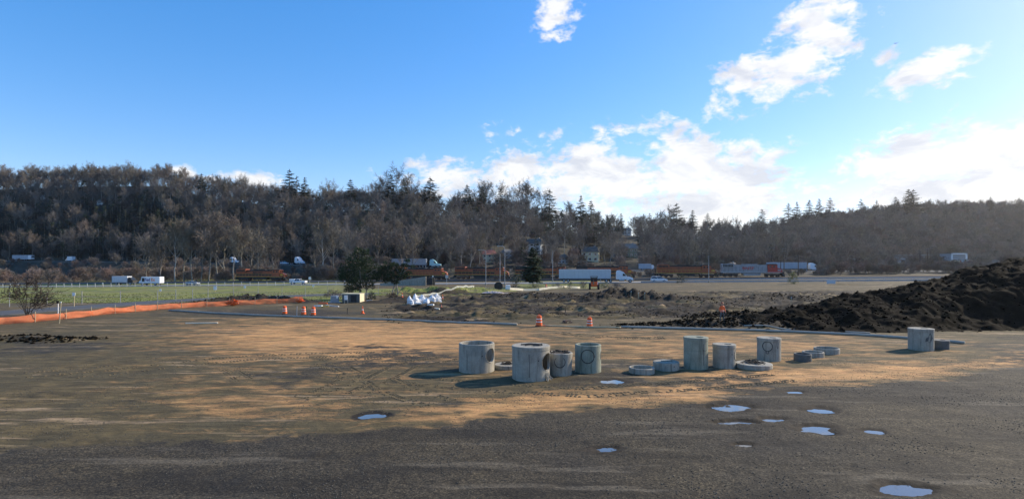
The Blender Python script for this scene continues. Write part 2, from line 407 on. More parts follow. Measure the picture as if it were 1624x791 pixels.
def H(x, y):
    x = np.asarray(x, float); y = np.asarray(y, float)
    z = baseH(x, y)
    rz = rough_zone(x, y)
    z = z+0.05*fbm(x*.12, y*.12, 3)+0.03*fbm(x*.7, y*.7, 9)+0.022*fbm(x*2.3, y*2.3, 12, 3)*np.where(y < 60, 1, 0.6)
    rr = 1-np.abs(fbm(x*.16, y*.45, 21, 4))*3.0
    z = z+rz*(0.42*np.clip(rr, 0, 1)**2+0.34*fbm(x*.7, y*1.1, 25, 4))
    z = z-rz*0.20
    sel = (y > 40) & (y < 150)
    if sel.any():
        xs, ys = x[sel], y[sel]; wx = xs+fbm(xs*.3, ys*.3, 41)*1.2; wy = ys+fbm(xs*.3, ys*.3, 43)*1.2; am = 1+0.7*fbm(xs*.9, ys*.9, 33, 4); add = np.zeros_like(xs)
        for pts, hts, wd in BERMS:
            d, v = seg_dist(wx, wy, pts, hts); add = add+v*np.exp(-(d/wd)**2*1.6)*am
        z[sel] = z[sel]+add
    for (cx, cy, rx, ry) in PUDW:
        sel = (np.abs(x-cx) < rx*3) & (np.abs(y-cy) < ry*3)
        if not sel.any(): continue
        xs, ys = x[sel], y[sel]
        e = np.hypot((xs-cx)/rx, (ys-cy)/ry)+1.15*fbm(xs*1.3+cx, ys*2.0, 51, 4)
        k = 1-sstep(0.8, 1.5, e); z[sel] = z[sel]*(1-k)+(-0.03-0.05*(1-sstep(.55, 1.15, e)))*k
    return z
def h1(x, y): return float(H(np.array([x]), np.array([y]))[0])
def G(px, py):
    Y = CH*F/(py-HY)
    for _ in range(8):
        X = (px-CX)/F*Y; z = float(baseH(np.array(X), np.array(Y))); Y = 0.4*Y+0.6*(CH-z)*F/(py-HY)
    X = (px-CX)/F*Y
    return Vector((X, Y, h1(X, Y)))
def PY(px, Y): X = (px-CX)/F*Y; return Vector((X, Y, h1(X, Y)))

# hillside tables by photo px
HT = [(-500, 400, 8.0, 500, 255), (-200, 398, 8.0, 500, 262), (0, 396, 8.0, 490, 268), (150, 380, 7.4, 480, 263), (262, 372, 7.0, 470, 262), (320, 362, 6.6, 465, 279),
      (420, 345, 6.0, 450, 291), (520, 322, 5.3, 440, 301), (600, 290, 4.7, 430, 297), (660, 275, 4.3, 425, 302), (740, 272, 4.0, 430, 312),
      (830, 274, 3.4, 440, 318), (900, 282, 3.2, 450, 334), (960, 290, 3.0, 470, 338), (1020, 298, 2.9, 500, 343), (1100, 300, 2.8, 540, 349),
      (1200, 305, 2.8, 590, 352), (1245, 320, 2.8, 640, 347), (1290, 345, 2.8, 690, 335), (1380, 400, 2.8, 720, 327), (1450, 440, 2.8, 720, 318), (1540, 450, 3.0, 720, 318),
      (1640, 450, 3.0, 720, 318), (1900, 450, 3.0, 720, 316), (2300, 450, 3.0, 720, 318)]
HT = np.array(HT, float)
def hill(px, s):
    """point on the slope: s = 0 foot, 1 brow"""
    px = np.asarray(px, float); s = np.asarray(s, float)
    yb = np.interp(px, HT[:,0], HT[:,1]); zb = np.interp(px, HT[:,0], HT[:,2]); yr = np.interp(px, HT[:,0], HT[:,3]); tp = np.interp(px, HT[:,0], HT[:,4])
    zr = CH+(HY-tp)/F*yr-17.5
    Y = yb+(yr-yb)*s
    k = np.clip(s, 0, 1); z = zb+(zr-zb)*(0.72*k+0.28*k*k*(3-2*k))
    z = np.where(s > 1, zr-(s-1)*9, z)
    z = z+3.0*fbm(px*.012, s*4, 61, 3)*np.clip(s*3, 0, 1)*np.where(s > .9, .4, 1)
    X = (px-CX)/F*Y
    return X, Y, z
HWY = [(-700,424,8.4),(-200,402,8.2),(60,388,7.6),(300,352,6.4),(460,325,5.4),(600,281,4.6),(660,266,4.3),(840,262,3.3),(1020,268,2.8),(1250,262,2.5),(1500,262,2.6),(1900,262,2.8),(2500,262,2.8)]
HW = np.array(HWY, float)
def hwy(px, off=0.0):
    Y = np.interp(px, HW[:,0], HW[:,1])+off; z = np.interp(px, HW[:,0], HW[:,2]); return Vector(((px-CX)/F*Y, Y, float(z)))

# ------------------------------------------------------------------ ground sheet (polar grid out to the horizon)
def make_ground():
    ang = np.concatenate([np.linspace(-48, 48, 760), np.linspace(48, 312, 62)[1:-1]])
    ang = np.radians(ang)
    rad = np.concatenate([np.array([0.4, 3, 7]), np.geomspace(11, 150, 340), np.geomspace(150, 245, 60)[1:], np.geomspace(245, 1600, 14)[1:]])
    nA, nR = len(ang), len(rad)
    A, R = np.meshgrid(ang, rad)
    x = (R*np.sin(A)).ravel(); y = (R*np.cos(A)).ravel(); z = H(x, y)
    z = np.where(np.hypot(x, y) > 250, baseH(x, y), z)
    v = np.stack([x, y, z], 1)
    i = np.arange(nR-1)[:, None]*nA; j = np.arange(nA)[None, :]; j2 = (j+1) % nA
    f = np.stack([(i+j).ravel(), (i+nA+j).ravel(), (i+nA+j2).ravel(), (i+j2).ravel()], 1)
    cap = len(v); v = np.vstack([v, [0, 0, 0]])
    g = M_ground
    me = np_mesh('ground', v, f, g, smooth=True)
    px = CX+F*x/np.maximum(y, 1); py = HY+CH*F/np.maximum(y, 1); front = y > 5
    edge = np.interp(x, [-60, -19, -8, 0, 10, 28, 60], [20.0, 20.3, 21.0, 22.6, 26.6, 33.5, 46])+fbm(x*.16, y*.16, 71)*2.4
    gravel = 1-sstep(-1.6, 1.6, y-edge)
    gravel = np.maximum(gravel, sstep(1420, 1700, px)*0.75*(y < 50))
    gravel = np.maximum(gravel, 0.85*np.exp(-((px-430)/190)**2-((py-496)/7.0)**2)*front)
    gravel = np.maximum(gravel, 0.55*sstep(.05, .35, fbm(x*.09, y*.09, 77, 4))*(y < 45))
    d1 = y-edge
    o = 0.26*np.exp(-((px-560)/340)**2-((py-538)/36)**2)
    o = np.maximum(o, 0.20*np.exp(-((d1-2.0)/2.0)**2)*sstep(480, 800, px))
    o = np.maximum(o, 0.26*np.exp(-((d1-3.0)/2.6)**2)*sstep(820, 1150, px)*(1-sstep(1400, 1560, px)))
    o = np.maximum(o, 0.16*np.exp(-((px-1120)/330)**2-((py-548)/28)**2))
    o = np.maximum(o, 0.10*np.exp(-((px-330)/330)**2-((py-640)/40)**2))
    o = o-0.14*(1-sstep(60, 420, px+fbm(x*.1, y*.1, 66)*120))
    o = np.where(py < 503, o*0.15-0.12, o)
    pipe_line = np.interp(px, [-200, 150, 285, 420, 520, 700, 820, 1000, 1200, 1400, 1700], [500, 491, 494, 500, 504, 509, 514, 518, 523, 531, 548])
    o = np.where(py < pipe_line-1, -0.2, o)
    gx = sstep(91, 97, y+fbm(x*.1, y*.1, 91)*10)*(1-sstep(500, 590, px))*(x > -200)
    gx = np.maximum(gx, sstep(116, 124, y+fbm(x*.1, y*.1, 92)*8)*sstep(540, 580, px)*(1-sstep(775, 830, px))*(1-sstep(150, 160, y)))
    gx = np.maximum(gx, sstep(135, 145, y)*sstep(800, 830, px)*(1-sstep(930, 1000, px))*0.6)
    gx = gx*(y > 20)
    soil = np.zeros_like(x)
    for pts, hts, wd in BERMS[:-1]:
        d, vv = seg_dist(x, y, pts, hts)
        soil = np.maximum(soil, (1-sstep(wd*.6, wd*1.35, d+2.0*fbm(x*.4, y*.4, 95)))*np.clip(vv*1.6, 0, 1))
    d, vv = seg_dist(x, y, BERMS[-1][0], BERMS[-1][1]); gx = np.maximum(gx, (1-sstep(3, 5, d))*.8)
    rz = rough_zone(x, y)
    soil = np.maximum(soil, rz*(.25+.75*sstep(-.14, .12, fbm(x*.10, y*.34, 97, 5))))
    for (cx, cy, rx, ry) in PUDW:
        e = np.hypot((x-cx)/rx, (y-cy)/ry)+.8*fbm(x*1.3+cx, y*2, 51, 4); soil = np.maximum(soil, .85*(1-sstep(1.0, 2.1, e)))
    gx = gx*(1-soil)
    col = np.stack([o+0.5, gravel, gx, soil], 1).astype(np.float32)
    col = np.vstack([col, [0.3, 1, 0, 0]])
    ca = me.color_attributes.new('zone', 'FLOAT_COLOR', 'POINT'); ca.data.foreach_set('color', np.clip(col, 0, 1).astype(np.float32).ravel())
    ob = bpy.data.objects.new('ground', me); C.objects.link(ob); tag(ob, kind='structure')
    return ob

def ground_material():
    m = bpy.data.materials.new('yard_ground'); m.use_nodes = True
    t = NT(m.node_tree); b = t.n['Principled BSDF']
    tc = t.new('ShaderNodeTexCoord'); P = tc.outputs['Object']
    at = t.new('ShaderNodeVertexColor', layer_name='zone'); sp = t.new('ShaderNodeSeparateColor'); t.link(at.outputs['Color'], sp.inputs[0])
    o, g, gr, so = sp.outputs[0], sp.outputs[1], sp.outputs[2], at.outputs['Alpha']
    n_b = t.noise(P, 0.16, 5, 0.6); n_m = t.noise(P, 0.9, 8, 0.68, 0.4); n_p = t.noise(t.mapping(P, rot=(0, 0, math.radians(-9)), scale=(0.30, 0.85, 1)), 1.0, 9, 0.72, 0.5)
    n_f = t.noise(P, 7.0, 5, 0.7); n_ff = t.noise(P, 11.0, 6, 0.82)
    st = t.noise(t.mapping(P, rot=(0, 0, math.radians(-22)), scale=(0.10, 0.85, 1)), 1.0, 8, 0.66, 0.3)
    dirt = t.mix(t.rng(n_m, 0.32, 0.66), (0.046, 0.034, 0.0145), (0.175, 0.123, 0.050))
    dirt = t.mix(t.rng(n_b, 0.35, 0.62), dirt, t.mix(n_f, (0.042, 0.035, 0.018), (0.120, 0.094, 0.046)))
    tan = t.mix(t.rng(n_f, 0.3, 0.7), (0.35, 0.235, 0.13), (0.46, 0.325, 0.19))
    dirt = t.mix(t.math('MULTIPLY', t.rng(st, 0.57, 0.63), 0.65), dirt, tan)
    om = t.math('ADD', n_p, t.math('SUBTRACT', o, 0.5)); om = t.math('ADD', om, t.math('MULTIPLY', t.math('SUBTRACT', n_f, 0.5), 0.16))
    om = t.math('MULTIPLY', t.rng(om, 0.55, 0.78), 0.92)
    orange = t.mix(t.rng(n_m, 0.3, 0.7), (0.66, 0.33, 0.125), (0.46, 0.265, 0.10))
    c = t.mix(om, dirt, orange)
    s2 = t.noise(t.mapping(P, rot=(0, 0, math.radians(-8)), scale=(0.55, 2.6, 1)), 1.0, 6, 0.7, 0.4)
    k2 = t.rng(s2, 0.34, 0.66, 0.55, 1.35)
    kk = t.new('ShaderNodeCombineColor'); [t.link(k2, kk.inputs[i]) for i in range(3)]
    c = t.mix(0.85, c, kk.outputs[0], 'MULTIPLY')
    gv = t.mix(t.rng(n_ff, 0.34, 0.68), (0.012, 0.0092, 0.005), (0.118, 0.092, 0.054))
    gv = t.mix(t.rng(n_b, 0.4, 0.65), gv, t.mix(t.rng(n_ff, 0.3, 0.7), (0.012, 0.0100, 0.007), (0.060, 0.050, 0.036)))
    vo = t.new('ShaderNodeTexVoronoi'); vo.inputs['Scale'].default_value = 24.0; t.link(P, vo.inputs['Vector']); vs_ = t.new('ShaderNodeSeparateColor'); t.link(vo.outputs['Color'], vs_.inputs[0])
    k3 = t.rng(t.math('POWER', vs_.outputs[0], 2.0), 0.0, 1.0, 0.45, 2.3); kc = t.new('ShaderNodeCombineColor'); [t.link(k3, kc.inputs[i]) for i in range(3)]
    gv = t.mix(0.9, gv, kc.outputs[0], 'MULTIPLY')
    wet = t.noise(t.mapping(P, rot=(0, 0, math.radians(-20)), scale=(0.16, 0.55, 1)), 1.0, 7, 0.68, 0.5)
    gv = t.mix(t.rng(wet, 0.44, 0.60, 0.0, 0.62), gv, (0.014, 0.011, 0.0075))
    dust = t.math('MULTIPLY', t.rng(st, 0.56, 0.64), 0.6)
    gv = t.mix(dust, gv, t.mix(t.rng(n_ff, 0.4, 0.65), (0.075, 0.064, 0.045), (0.24, 0.195, 0.135)))
    gm = t.math('ADD', g, t.math('MULTIPLY', t.math('SUBTRACT', n_m, 0.5), 1.5)); gm = t.math('ADD', gm, t.math('MULTIPLY', t.math('SUBTRACT', n_p, 0.5), -1.3))
    gm = t.rng(gm, 0.38, 0.62)
    c = t.mix(gm, c, gv)
    n_g = t.noise(P, 0.22, 7, 0.7, 0.4)
    grass = t.mix(t.rng(n_g, 0.40, 0.58), (0.11, 0.14, 0.028), (0.25, 0.245, 0.06))
    grass = t.mix(t.rng(t.noise(t.mapping(P, scale=(0.05, 0.22, 1)), 1, 6, 0.65), 0.50, 0.60), grass, (0.16, 0.135, 0.08))
    c = t.mix(t.rng(t.math('ADD', gr, t.math('MULTIPLY', t.math('SUBTRACT', n_m, 0.5), 0.8)), 0.4, 0.6), c, grass)
    soil = t.mix(t.rng(n_m, 0.38, 0.66), (0.008, 0.006, 0.004), (0.052, 0.038, 0.022))
    c = t.mix(t.rng(t.math('ADD', so, t.math('MULTIPLY', t.math('SUBTRACT', n_m, 0.5), 1.2)), 0.35, 0.65), c, soil)
    t.link(c, b.inputs['Base Color']); b.inputs['Roughness'].default_value = 0.92; b.inputs['Specular IOR Level'].default_value = 0.25
    h = t.math('ADD', t.math('MULTIPLY', n_f, 0.03), t.math('MULTIPLY', n_ff, 0.016)); h = t.math('ADD', h, t.math('MULTIPLY', n_m, 0.10))
    bp = t.new('ShaderNodeBump'); bp.inputs['Strength'].default_value = 0.75; bp.inputs['Distance'].default_value = 1.0
    t.link(h, bp.inputs['Height']); t.link(bp.outputs[0], b.inputs['Normal'])
    return m
M_ground = ground_material()
make_ground()

# hillside terrain
def hill_material():
    m = bpy.data.materials.new('leaf_litter_slope'); m.use_nodes = True
    t = NT(m.node_tree); b = t.n['Principled BSDF']; P = t.new('ShaderNodeTexCoord').outputs['Object']
    n = t.noise(P, 0.08, 8, 0.7); n2 = t.noise(P, 0.5, 5, 0.7)
    c = t.mix(t.rng(n, 0.38, 0.62), (0.026, 0.022, 0.015), (0.055, 0.045, 0.028))
    c = t.mix(t.rng(n2, 0.5, 0.7), c, (0.035, 0.048, 0.018))
    t.link(c, b.inputs['Base Color']); b.inputs['Roughness'].default_value = 1
    return m
M_hill = hill_material()
def make_hill():
    pxs = np.arange(-500, 2301, 8.0); rows = np.concatenate([[-0.6, -0.45, -.3, -.12], np.linspace(-.04, 1.0, 44), [1.1, 1.4, 2.0]])
    PX, SS = np.meshgrid(pxs, rows)
    x, y, z = hill(PX, np.clip(SS, 0, 9))
    # approach: from the valley floor up to the highway shelf
    yb = np.interp(PX, HT[:,0], HT[:,1]); hy = np.interp(PX, HW[:,0], HW[:,1]); hz = np.interp(PX, HW[:,0], HW[:,2])
    def put(row, Y, Z):
        nonlocal x, y, z
        y[row] = Y[row]; z[row] = Z[row]; x[row] = (PX[row]-CX)/F*Y[row]
    fx = (PX-CX)/F
    put(0, hy-32, baseH(fx*(hy-32), hy-32)-1.5)
    put(1, hy-24, baseH(fx*(hy-24), hy-24)+0.2)
    put(2, hy-7, hz-0.25)
    put(3, np.minimum(hy+7, yb-0.5), hz-0.2)
    v = np.stack([x.ravel(), y.ravel(), z.ravel()], 1); nA = len(pxs); nR = len(rows)
    i = np.arange(nR-1)[:, None]*nA; j = np.arange(nA-1)[None, :]
    f = np.stack([(i+j).ravel(), (i+j+1).ravel(), (i+nA+j+1).ravel(), (i+nA+j).ravel()], 1)
    ob = bpy.data.objects.new('hillside', np_mesh('hillside', v, f, M_hill, smooth=True)); C.objects.link(ob); tag(ob, kind='structure')
make_hill()

def ribbon(name, pts, width, m, lift=0.02, kind='structure', n=None, thick=0.25, hf=None):
    """a road sheet following pts (x, y) at ground height"""
    P = [Vector((p[0], p[1], 0)) for p in pts]; out = []
    for a, b in zip(P, P[1:]):
        k = max(1, int((b-a).length/5))
        for i in range(k): out.append(a.lerp(b, i/k))
    out.append(P[-1]); mb = MB(); L = len(out); vs = []
    for i, p in enumerate(out):
        d = (out[min(i+1, L-1)]-out[max(i-1, 0)]).normalized(); nrm = Vector((-d.y, d.x, 0))
        zz = hf(p) if hf else float(baseH(p.x, p.y))+lift
        for sgn, dz in ((1, -thick), (1, 0), (-1, 0), (-1, -thick)):
            q = p+nrm*sgn*(width/2+(0.3 if dz else 0)); vs.append((q.x, q.y, zz+dz))
    fs = []
    for i in range(L-1):
        for k in range(3): fs.append((i*4+k, i*4+k+1, i*4+k+5, i*4+k+4))
    mb.add(vs, fs); o = mb.build(name, m, None)
    return tag(o, kind=kind)
street = lambda x: 187-0.12*x
rail = lambda x: 215-0.14*x
ribbon('street', [(-260, street(-260)), (0, street(0)), (260, street(260))], 9, M['street'], 0.14)
ribbon('track_bed', [(-300, rail(-300)), (0, rail(0)), (300, rail(300))], 9.5, M['ballast'], 0.45, thick=0.8)
ribbon('access_road', [(-68, 40), (-66.5, 58), (-64, 72), (-61.5, 85), (-59, 98), (-53, 110), (-40, 120), (-20, 128)], 6.5, M['asphalt'], 0.10)
for side in (-0.72, 0.72):
    mb = MB(); pts = []
    for i in range(-30, 31): x = i*10.0; pts.append((x, rail(x)+side, float(baseH(x, rail(x)))+0.62))
    mb.tube(pts, 0.08, 4); tag(mb.build('rail', M['rust']), kind='structure')
mb = MB(); vs = []
hp = list(range(-600, 2301, 25))
for px in hp:
    a = hwy(px, -5.5); b = hwy(px, 5.5)
    vs += [(a.x, a.y, a.z-.5), (a.x, a.y, a.z), (b.x, b.y, b.z)]
mb.add(vs, [(i*3+k, i*3+k+3, i*3+k+4, i*3+k+1) for i in range(len(hp)-1) for k in (0, 1)])
tag(mb.build('highway', M['street']), kind='structure')

# dark soil heap on the right
def make_mound():
    crest = [(1170, 519, 56), (1215, 503, 57.5), (1255, 490, 59), (1300, 481, 60), (1345, 471, 61), (1385, 463, 62), (1430, 452, 63), (1470, 445, 63.5), (1500, 437, 64), (1540, 424, 64.5), (1575, 417, 65), (1600, 411, 65.5), (1625, 409, 66), (1680, 404, 67), (1780, 398, 68), (1900, 410, 68), (2050, 450, 67), (2150, 512, 66)]
    cp = np.array(crest, float)
    nx, nv = 460, 110
    px = np.linspace(1172, 2148, nx); tt = np.linspace(0, 1, nv)
    PX, T = np.meshgrid(px, tt)
    yc = np.interp(PX, cp[:,0], cp[:,2]); zc = CH+(HY-np.interp(PX, cp[:,0], cp[:,1]))/F*yc
    xc = (PX-CX)/F*yc
    yf = 50.2+fbm(xc*.15, xc*0, 5)*1.6+np.interp(PX, [1172, 1260, 1900, 2150], [4.2, 0.3, 0, 8])     # near foot
    yk = yc+10
    y = np.where(T < .7, yf+(yc-yf)*(T/.7), yc+(yk-yc)*((T-.7)/.3))
    prof = np.where(T < .7, np.clip(T/.7, 0, 1)**1.1, 1-np.clip((T-.7)/.3, 0, 1)**1.3)
    # lower terrace in front: material tipped in two lifts
    x = xc*np.where(T < .7, 1.0, 1.0)
    ter = sstep(1290, 1420, PX)*0.22*np.sin(np.clip(T/.7, 0, 1)*PI*2.0)
    z = zc*np.clip(prof-ter*.55, 0, 1.1)+prof*(1-prof)*3.2*fbm(x*.35, y*.5, 3, 4)
    z = z+prof**.5*(0.85*np.abs(fbm(x*.42, y*.6, 7, 4))+0.30*fbm(x*1.5, y*1.9, 9, 5, .62))-0.25
    z = z-0.25*(T < .02)-0.4*(T > .98)
    v = np.stack([x.ravel(), y.ravel(), z.ravel()], 1)
    i = np.arange(nv-1)[:, None]*nx; j = np.arange(nx-1)[None, :]
    f = np.stack([(i+j).ravel(), (i+j+1).ravel(), (i+nx+j+1).ravel(), (i+nx+j).ravel()], 1)
    ob = bpy.data.objects.new('soil_heap', np_mesh('soil_heap', v, f, M['soil'], smooth=False)); C.objects.link(ob)
    tag(ob, 'huge heap of nearly black soil rising at the right edge of the yard', 'soil heap')
    return v
mound_v = make_mound()

# puddles
M_water = mat('puddle_water', (0.10, 0.10, 0.095), 0.03, var=0.05, spec=1.0)
for i, (cx, cy, rx, ry) in enumerate(PUDW):
    vs = [(cx, cy, -0.058)]; n = 40
    for k in range(n):
        a = 2*PI*k/n; vs.append((cx+rx*1.02*math.cos(a), cy+ry*1.0*math.sin(a), -0.058))
    tag(MB().add(vs, [(0, k+1, (k+1) % n+1) for k in range(n)]).build('puddle', M_water), kind='structure')

# loose stones and clods on the near gravel and the broken ground
def scatter(name, n, fn, smin, smax, m, label=None):
    base = np.array([(0,0,1),(0,0,-.6),(1,0,0),(-.9,.2,.1),(.1,1,0),(0,-1,.1)]); tri = np.array([(0,2,4),(0,4,3),(0,3,5),(0,5,2),(1,4,2),(1,3,4),(1,5,3),(1,2,5)])
    r = np.random.RandomState(5+n)
    x, y = fn(r, n); z = H(x, y)
    s = smin+(smax-smin)*r.rand(n)**3; a = r.rand(n)*6.28
    bb = base[None]*(1+0.4*(r.rand(n, 6, 1)-.5))*s[:, None, None]*np.array([1, 1, .65])
    ca, sa = np.cos(a)[:, None], np.sin(a)[:, None]
    X = bb[..., 0]*ca-bb[..., 1]*sa+x[:, None]; Y = bb[..., 0]*sa+bb[..., 1]*ca+y[:, None]; Z = bb[..., 2]+z[:, None]+s[:, None]*.15
    v = np.stack([X, Y, Z], 2).reshape(-1, 3); f = (tri[None]+np.arange(n)[:, None, None]*6).reshape(-1, 3)
    o = bpy.data.objects.new(name, np_mesh(name, v, f, m)); C.objects.link(o); return tag(o, label, kind='stuff')
def near_fn(r, n):
    m = n*5; y = 13+r.rand(m)**1.3*26; x = (r.rand(m)*1.9-.95)*y; w = sstep(-.15, .45, fbm(x*.35, y*.5, 141, 4))+.06; k = np.resize(np.where(r.rand(m) < w)[0][:n], n); return x[k]+r.rand(n)*.05, y[k]+r.rand(n)*.05
scatter('gravel', 42000, near_fn, 0.005, 0.034, M['stone'], None)
def rough_fn(r, n):
    px = 600+r.rand(n*4)*900; py = 462+r.rand(n*4)*58; Y = CH*F/(py-HY); X = (px-CX)/F*Y
    w = rough_zone(X, Y)*sstep(-.2, .3, fbm(X*.12, Y*.35, 97, 3)); k = np.where(r.rand(n*4) < w)[0][:n]
    k = np.resize(k, n); return X[k]+r.rand(n)*.5, Y[k]+r.rand(n)*.5
scatter('soil_clods', 7000, rough_fn, 0.03, 0.16, M['soil'], None)
def berm_fn(r, n):
    xs = []; ys = []
    for q in range(n):
        pts, hts, wd = BERMS[r.choice([0, 0, 0, 1, 1, 1, 2, 2, 3, 4, 5, 8])]; i = r.randint(len(pts)-1); k = r.rand()
        xs.append(pts[i][0]*(1-k)+pts[i+1][0]*k+r.randn()*wd*.4); ys.append(pts[i][1]*(1-k)+pts[i+1][1]*k+r.randn()*wd*.5)
    return np.array(xs), np.array(ys)
scatter('soil_clods', 5000, berm_fn, 0.05, 0.24, M['soil'], None)
def heap_fn(r, n):
    k = r.randint(len(mound_v), size=n); return mound_v[k, 0], mound_v[k, 1]
def heap_clods():
    base = np.array([(0,0,1),(0,0,-.6),(1,0,0),(-.9,.2,.1),(.1,1,0),(0,-1,.1)]); tri = np.array([(0,2,4),(0,4,3),(0,3,5),(0,5,2),(1,4,2),(1,3,4),(1,5,3),(1,2,5)])
    r = np.random.RandomState(3); n = 7000; k = r.randint(len(mound_v), size=n); s = .03+.22*r.rand(n)**5
    v = (base[None]*(1+.5*(r.rand(n, 6, 1)-.5))*s[:, None, None]+mound_v[k][:, None, :]).reshape(-1, 3)
    f = (tri[None]+np.arange(n)[:, None, None]*6).reshape(-1, 3)
    o = bpy.data.objects.new('heap_clods', np_mesh('heap_clods', v, f, M['soil'])); C.objects.link(o); tag(o, None, kind='stuff')
heap_clods()

# tyre tracks: rows of pressed lugs left by machines
def lug_track(pts, gauge=0.0, w=0.36, step=0.19, h=0.024):
    P = []
    for a, b in zip(pts, pts[1:]):
        a = Vector((*W2(*a), 0)); b = Vector((*W2(*b), 0)); k = max(1, int((b-a).length/step))
        P += [a.lerp(b, i/k) for i in range(k)]
    mb = MB(); spots = []
    for i in range(1, len(P)-1):
        d = (P[i+1]-P[i-1]).normalized(); nr = Vector((-d.y, d.x, 0)); a = math.atan2(d.y, d.x)
        for g in ((-gauge/2, gauge/2) if gauge else (0,)):
            for sd_ in (-1, 1):
                if rnd.random() < .25+.35*(math.sin(i*.11)+math.sin(i*.037+1) > .6): continue
                q = P[i]+nr*(g+sd_*w*.27+.03*math.sin(i*.13)); e = P[i]+nr*(g+sd_*w*.62)
                spots.append((q.x, q.y, h*.3, (step*.42, w*.46, h*1.6), a+sd_*.45, .6)); spots.append((e.x, e.y, h*.35, (step*1.1, .09, h*1.6), a+rnd.uniform(-.2, .2), .4))
    zz = H(np.array([q[0] for q in spots]), np.array([q[1] for q in spots]))
    for q, z in zip(spots, zz): mb.box((q[0], q[1], float(z)+q[2]), q[3], q[4], q[5])
    tag(mb.build('tyre_track', M['track']), kind='structure')
M['track'] = mat('pressed_mud', (0.125, 0.09, 0.044), 0.95, var=0.4, vscale=2, bump=0.3)
lug_track([(100, 596), (190, 589), (260, 581), (330, 573), (400, 567), (498, 563), (600, 561)], 1.7)
lug_track([(498, 573), (560, 573), (620, 570), (695, 564)], 1.6)
lug_track([(470, 630), (505, 622), (535, 611), (553, 600), (556, 591), (540, 583), (500, 578)], 0.9)
lug_track([(700, 640), (640, 622), (600, 600), (640, 580), (720, 566)], 1.5)
lug_track([(640, 600), (760, 612), (930, 622), (1090, 612), (1250, 598)], 1.7)
lug_track([(560, 626), (590, 611), (612, 598)], 0.9)
lug_track([(362, 584), (380, 594), (398, 606)], 0.7)
lug_track([(884, 527), (905, 530), (935, 533), (980, 535), (1060, 536)], 0.8, w=.3)
lug_track([(30, 596), (110, 589), (190, 583)], 1.6)

# ------------------------------------------------------------------ trees
def bare_tree_mesh(seed, Ht=16.0, spread=0.42, trunk_k=0.014, clear=0.25, stems=1, twigs=8, tw=0.05, lean=0.0, n1=14, droop=0.0, n2=6, n3=5, tl=1.25):
    """returns (trunk MB, crown vertex/face lists): trunk with main limbs, and a crown of fine branches"""
    r = random.Random(seed); tr = MB(); cr = MB()
    def ribbonb(mb, a, b, w0, w1):
        d = b-a; s = d.cross(Vector((r.uniform(-1,1), r.uniform(-1,1), r.uniform(-.3,.3)))).normalized()
        mb.add([a-s*w0, a+s*w0, b+s*w1, b-s*w1], [(0, 1, 2, 3)])
    def twig(a, d, l):
        b = a+d*l; s = d.cross(Vector((r.uniform(-1,1), r.uniform(-1,1), r.uniform(-1,1)))).normalized()*tw
        cr.add([a-s*.6, a+s*.6, b], [(0, 1, 2)])
    def rv(): return Vector((r.gauss(0,1), r.gauss(0,1), r.gauss(0,1)))
    for st in range(stems):
        base = Vector((0,0,-.4)); ang = r.uniform(0, 6.28); le = (lean if stems == 1 else r.uniform(.12, .42))
        top = Vector((math.cos(ang)*le*Ht, math.sin(ang)*le*Ht, Ht*r.uniform(.78, .92)))
        pts = []; N = 7
        for i in range(N+1):
            k = i/N; p = base.lerp(top, k); p += Vector((r.uniform(-1,1), r.uniform(-1,1), 0))*Ht*.018*(i > 0); pts.append(p)
        R0 = Ht*trunk_k/(stems**.4); tr.tube(pts, [R0*(1-.86*i/N) for i in range(N+1)], 5)
        nb = max(4, int(n1/stems**.6))
        for b in range(nb):
            k = clear+(1-clear)*((b+r.uniform(.1, .9))/nb)
            f = k*N; i = min(int(f), N-1); p = pts[i].lerp(pts[i+1], f-i)
            a = r.uniform(0, 6.28); up = r.uniform(.75, 1.5)+.6*(k > .75)-1.5*droop
            d = Vector((math.cos(a), math.sin(a), up)).normalized()
            L = Ht*spread*(1.28-.78*k)*r.uniform(.8, 1.12)
            q = [p]
            for s_ in range(4):
                d = (d+rv()*.13+Vector((0,0,.10-.2*droop))).normalized(); q.append(q[-1]+d*L/4)
            w = R0*(1-.8*k)*.5
            tr.tube(q, [w, w*.75, w*.5, w*.33, w*.15], 3, caps=False)
            for j in range(n2):
                kk = .25+.75*(j+r.random())/n2; f = kk*4; i2 = min(int(f), 3); p2 = q[i2].lerp(q[i2+1], f-i2)
                d2 = (d+rv()*.55+Vector((0,0,.2-.4*droop))).normalized(); L2 = L*.42*r.uniform(.6, 1.2); e2 = p2+d2*L2
                ribbonb(cr, p2, e2, w*.34+.012, .016)
                for m in range(n3):
                    k3 = (m+r.random())/n3; p3 = p2.lerp(e2, k3)
                    d3 = (d2+rv()*.6+Vector((0,0,.1-.4*droop))).normalized(); L3 = L2*.5*r.uniform(.6, 1.2); e3 = p3+d3*L3
                    ribbonb(cr, p3, e3, .026, .012)
                    for _ in range(twigs):
                        p4 = p3.lerp(e3, r.random()); twig(p4, (d3+rv()*.5).normalized(), tl*r.uniform(.4, 1.1))
    return tr, cr
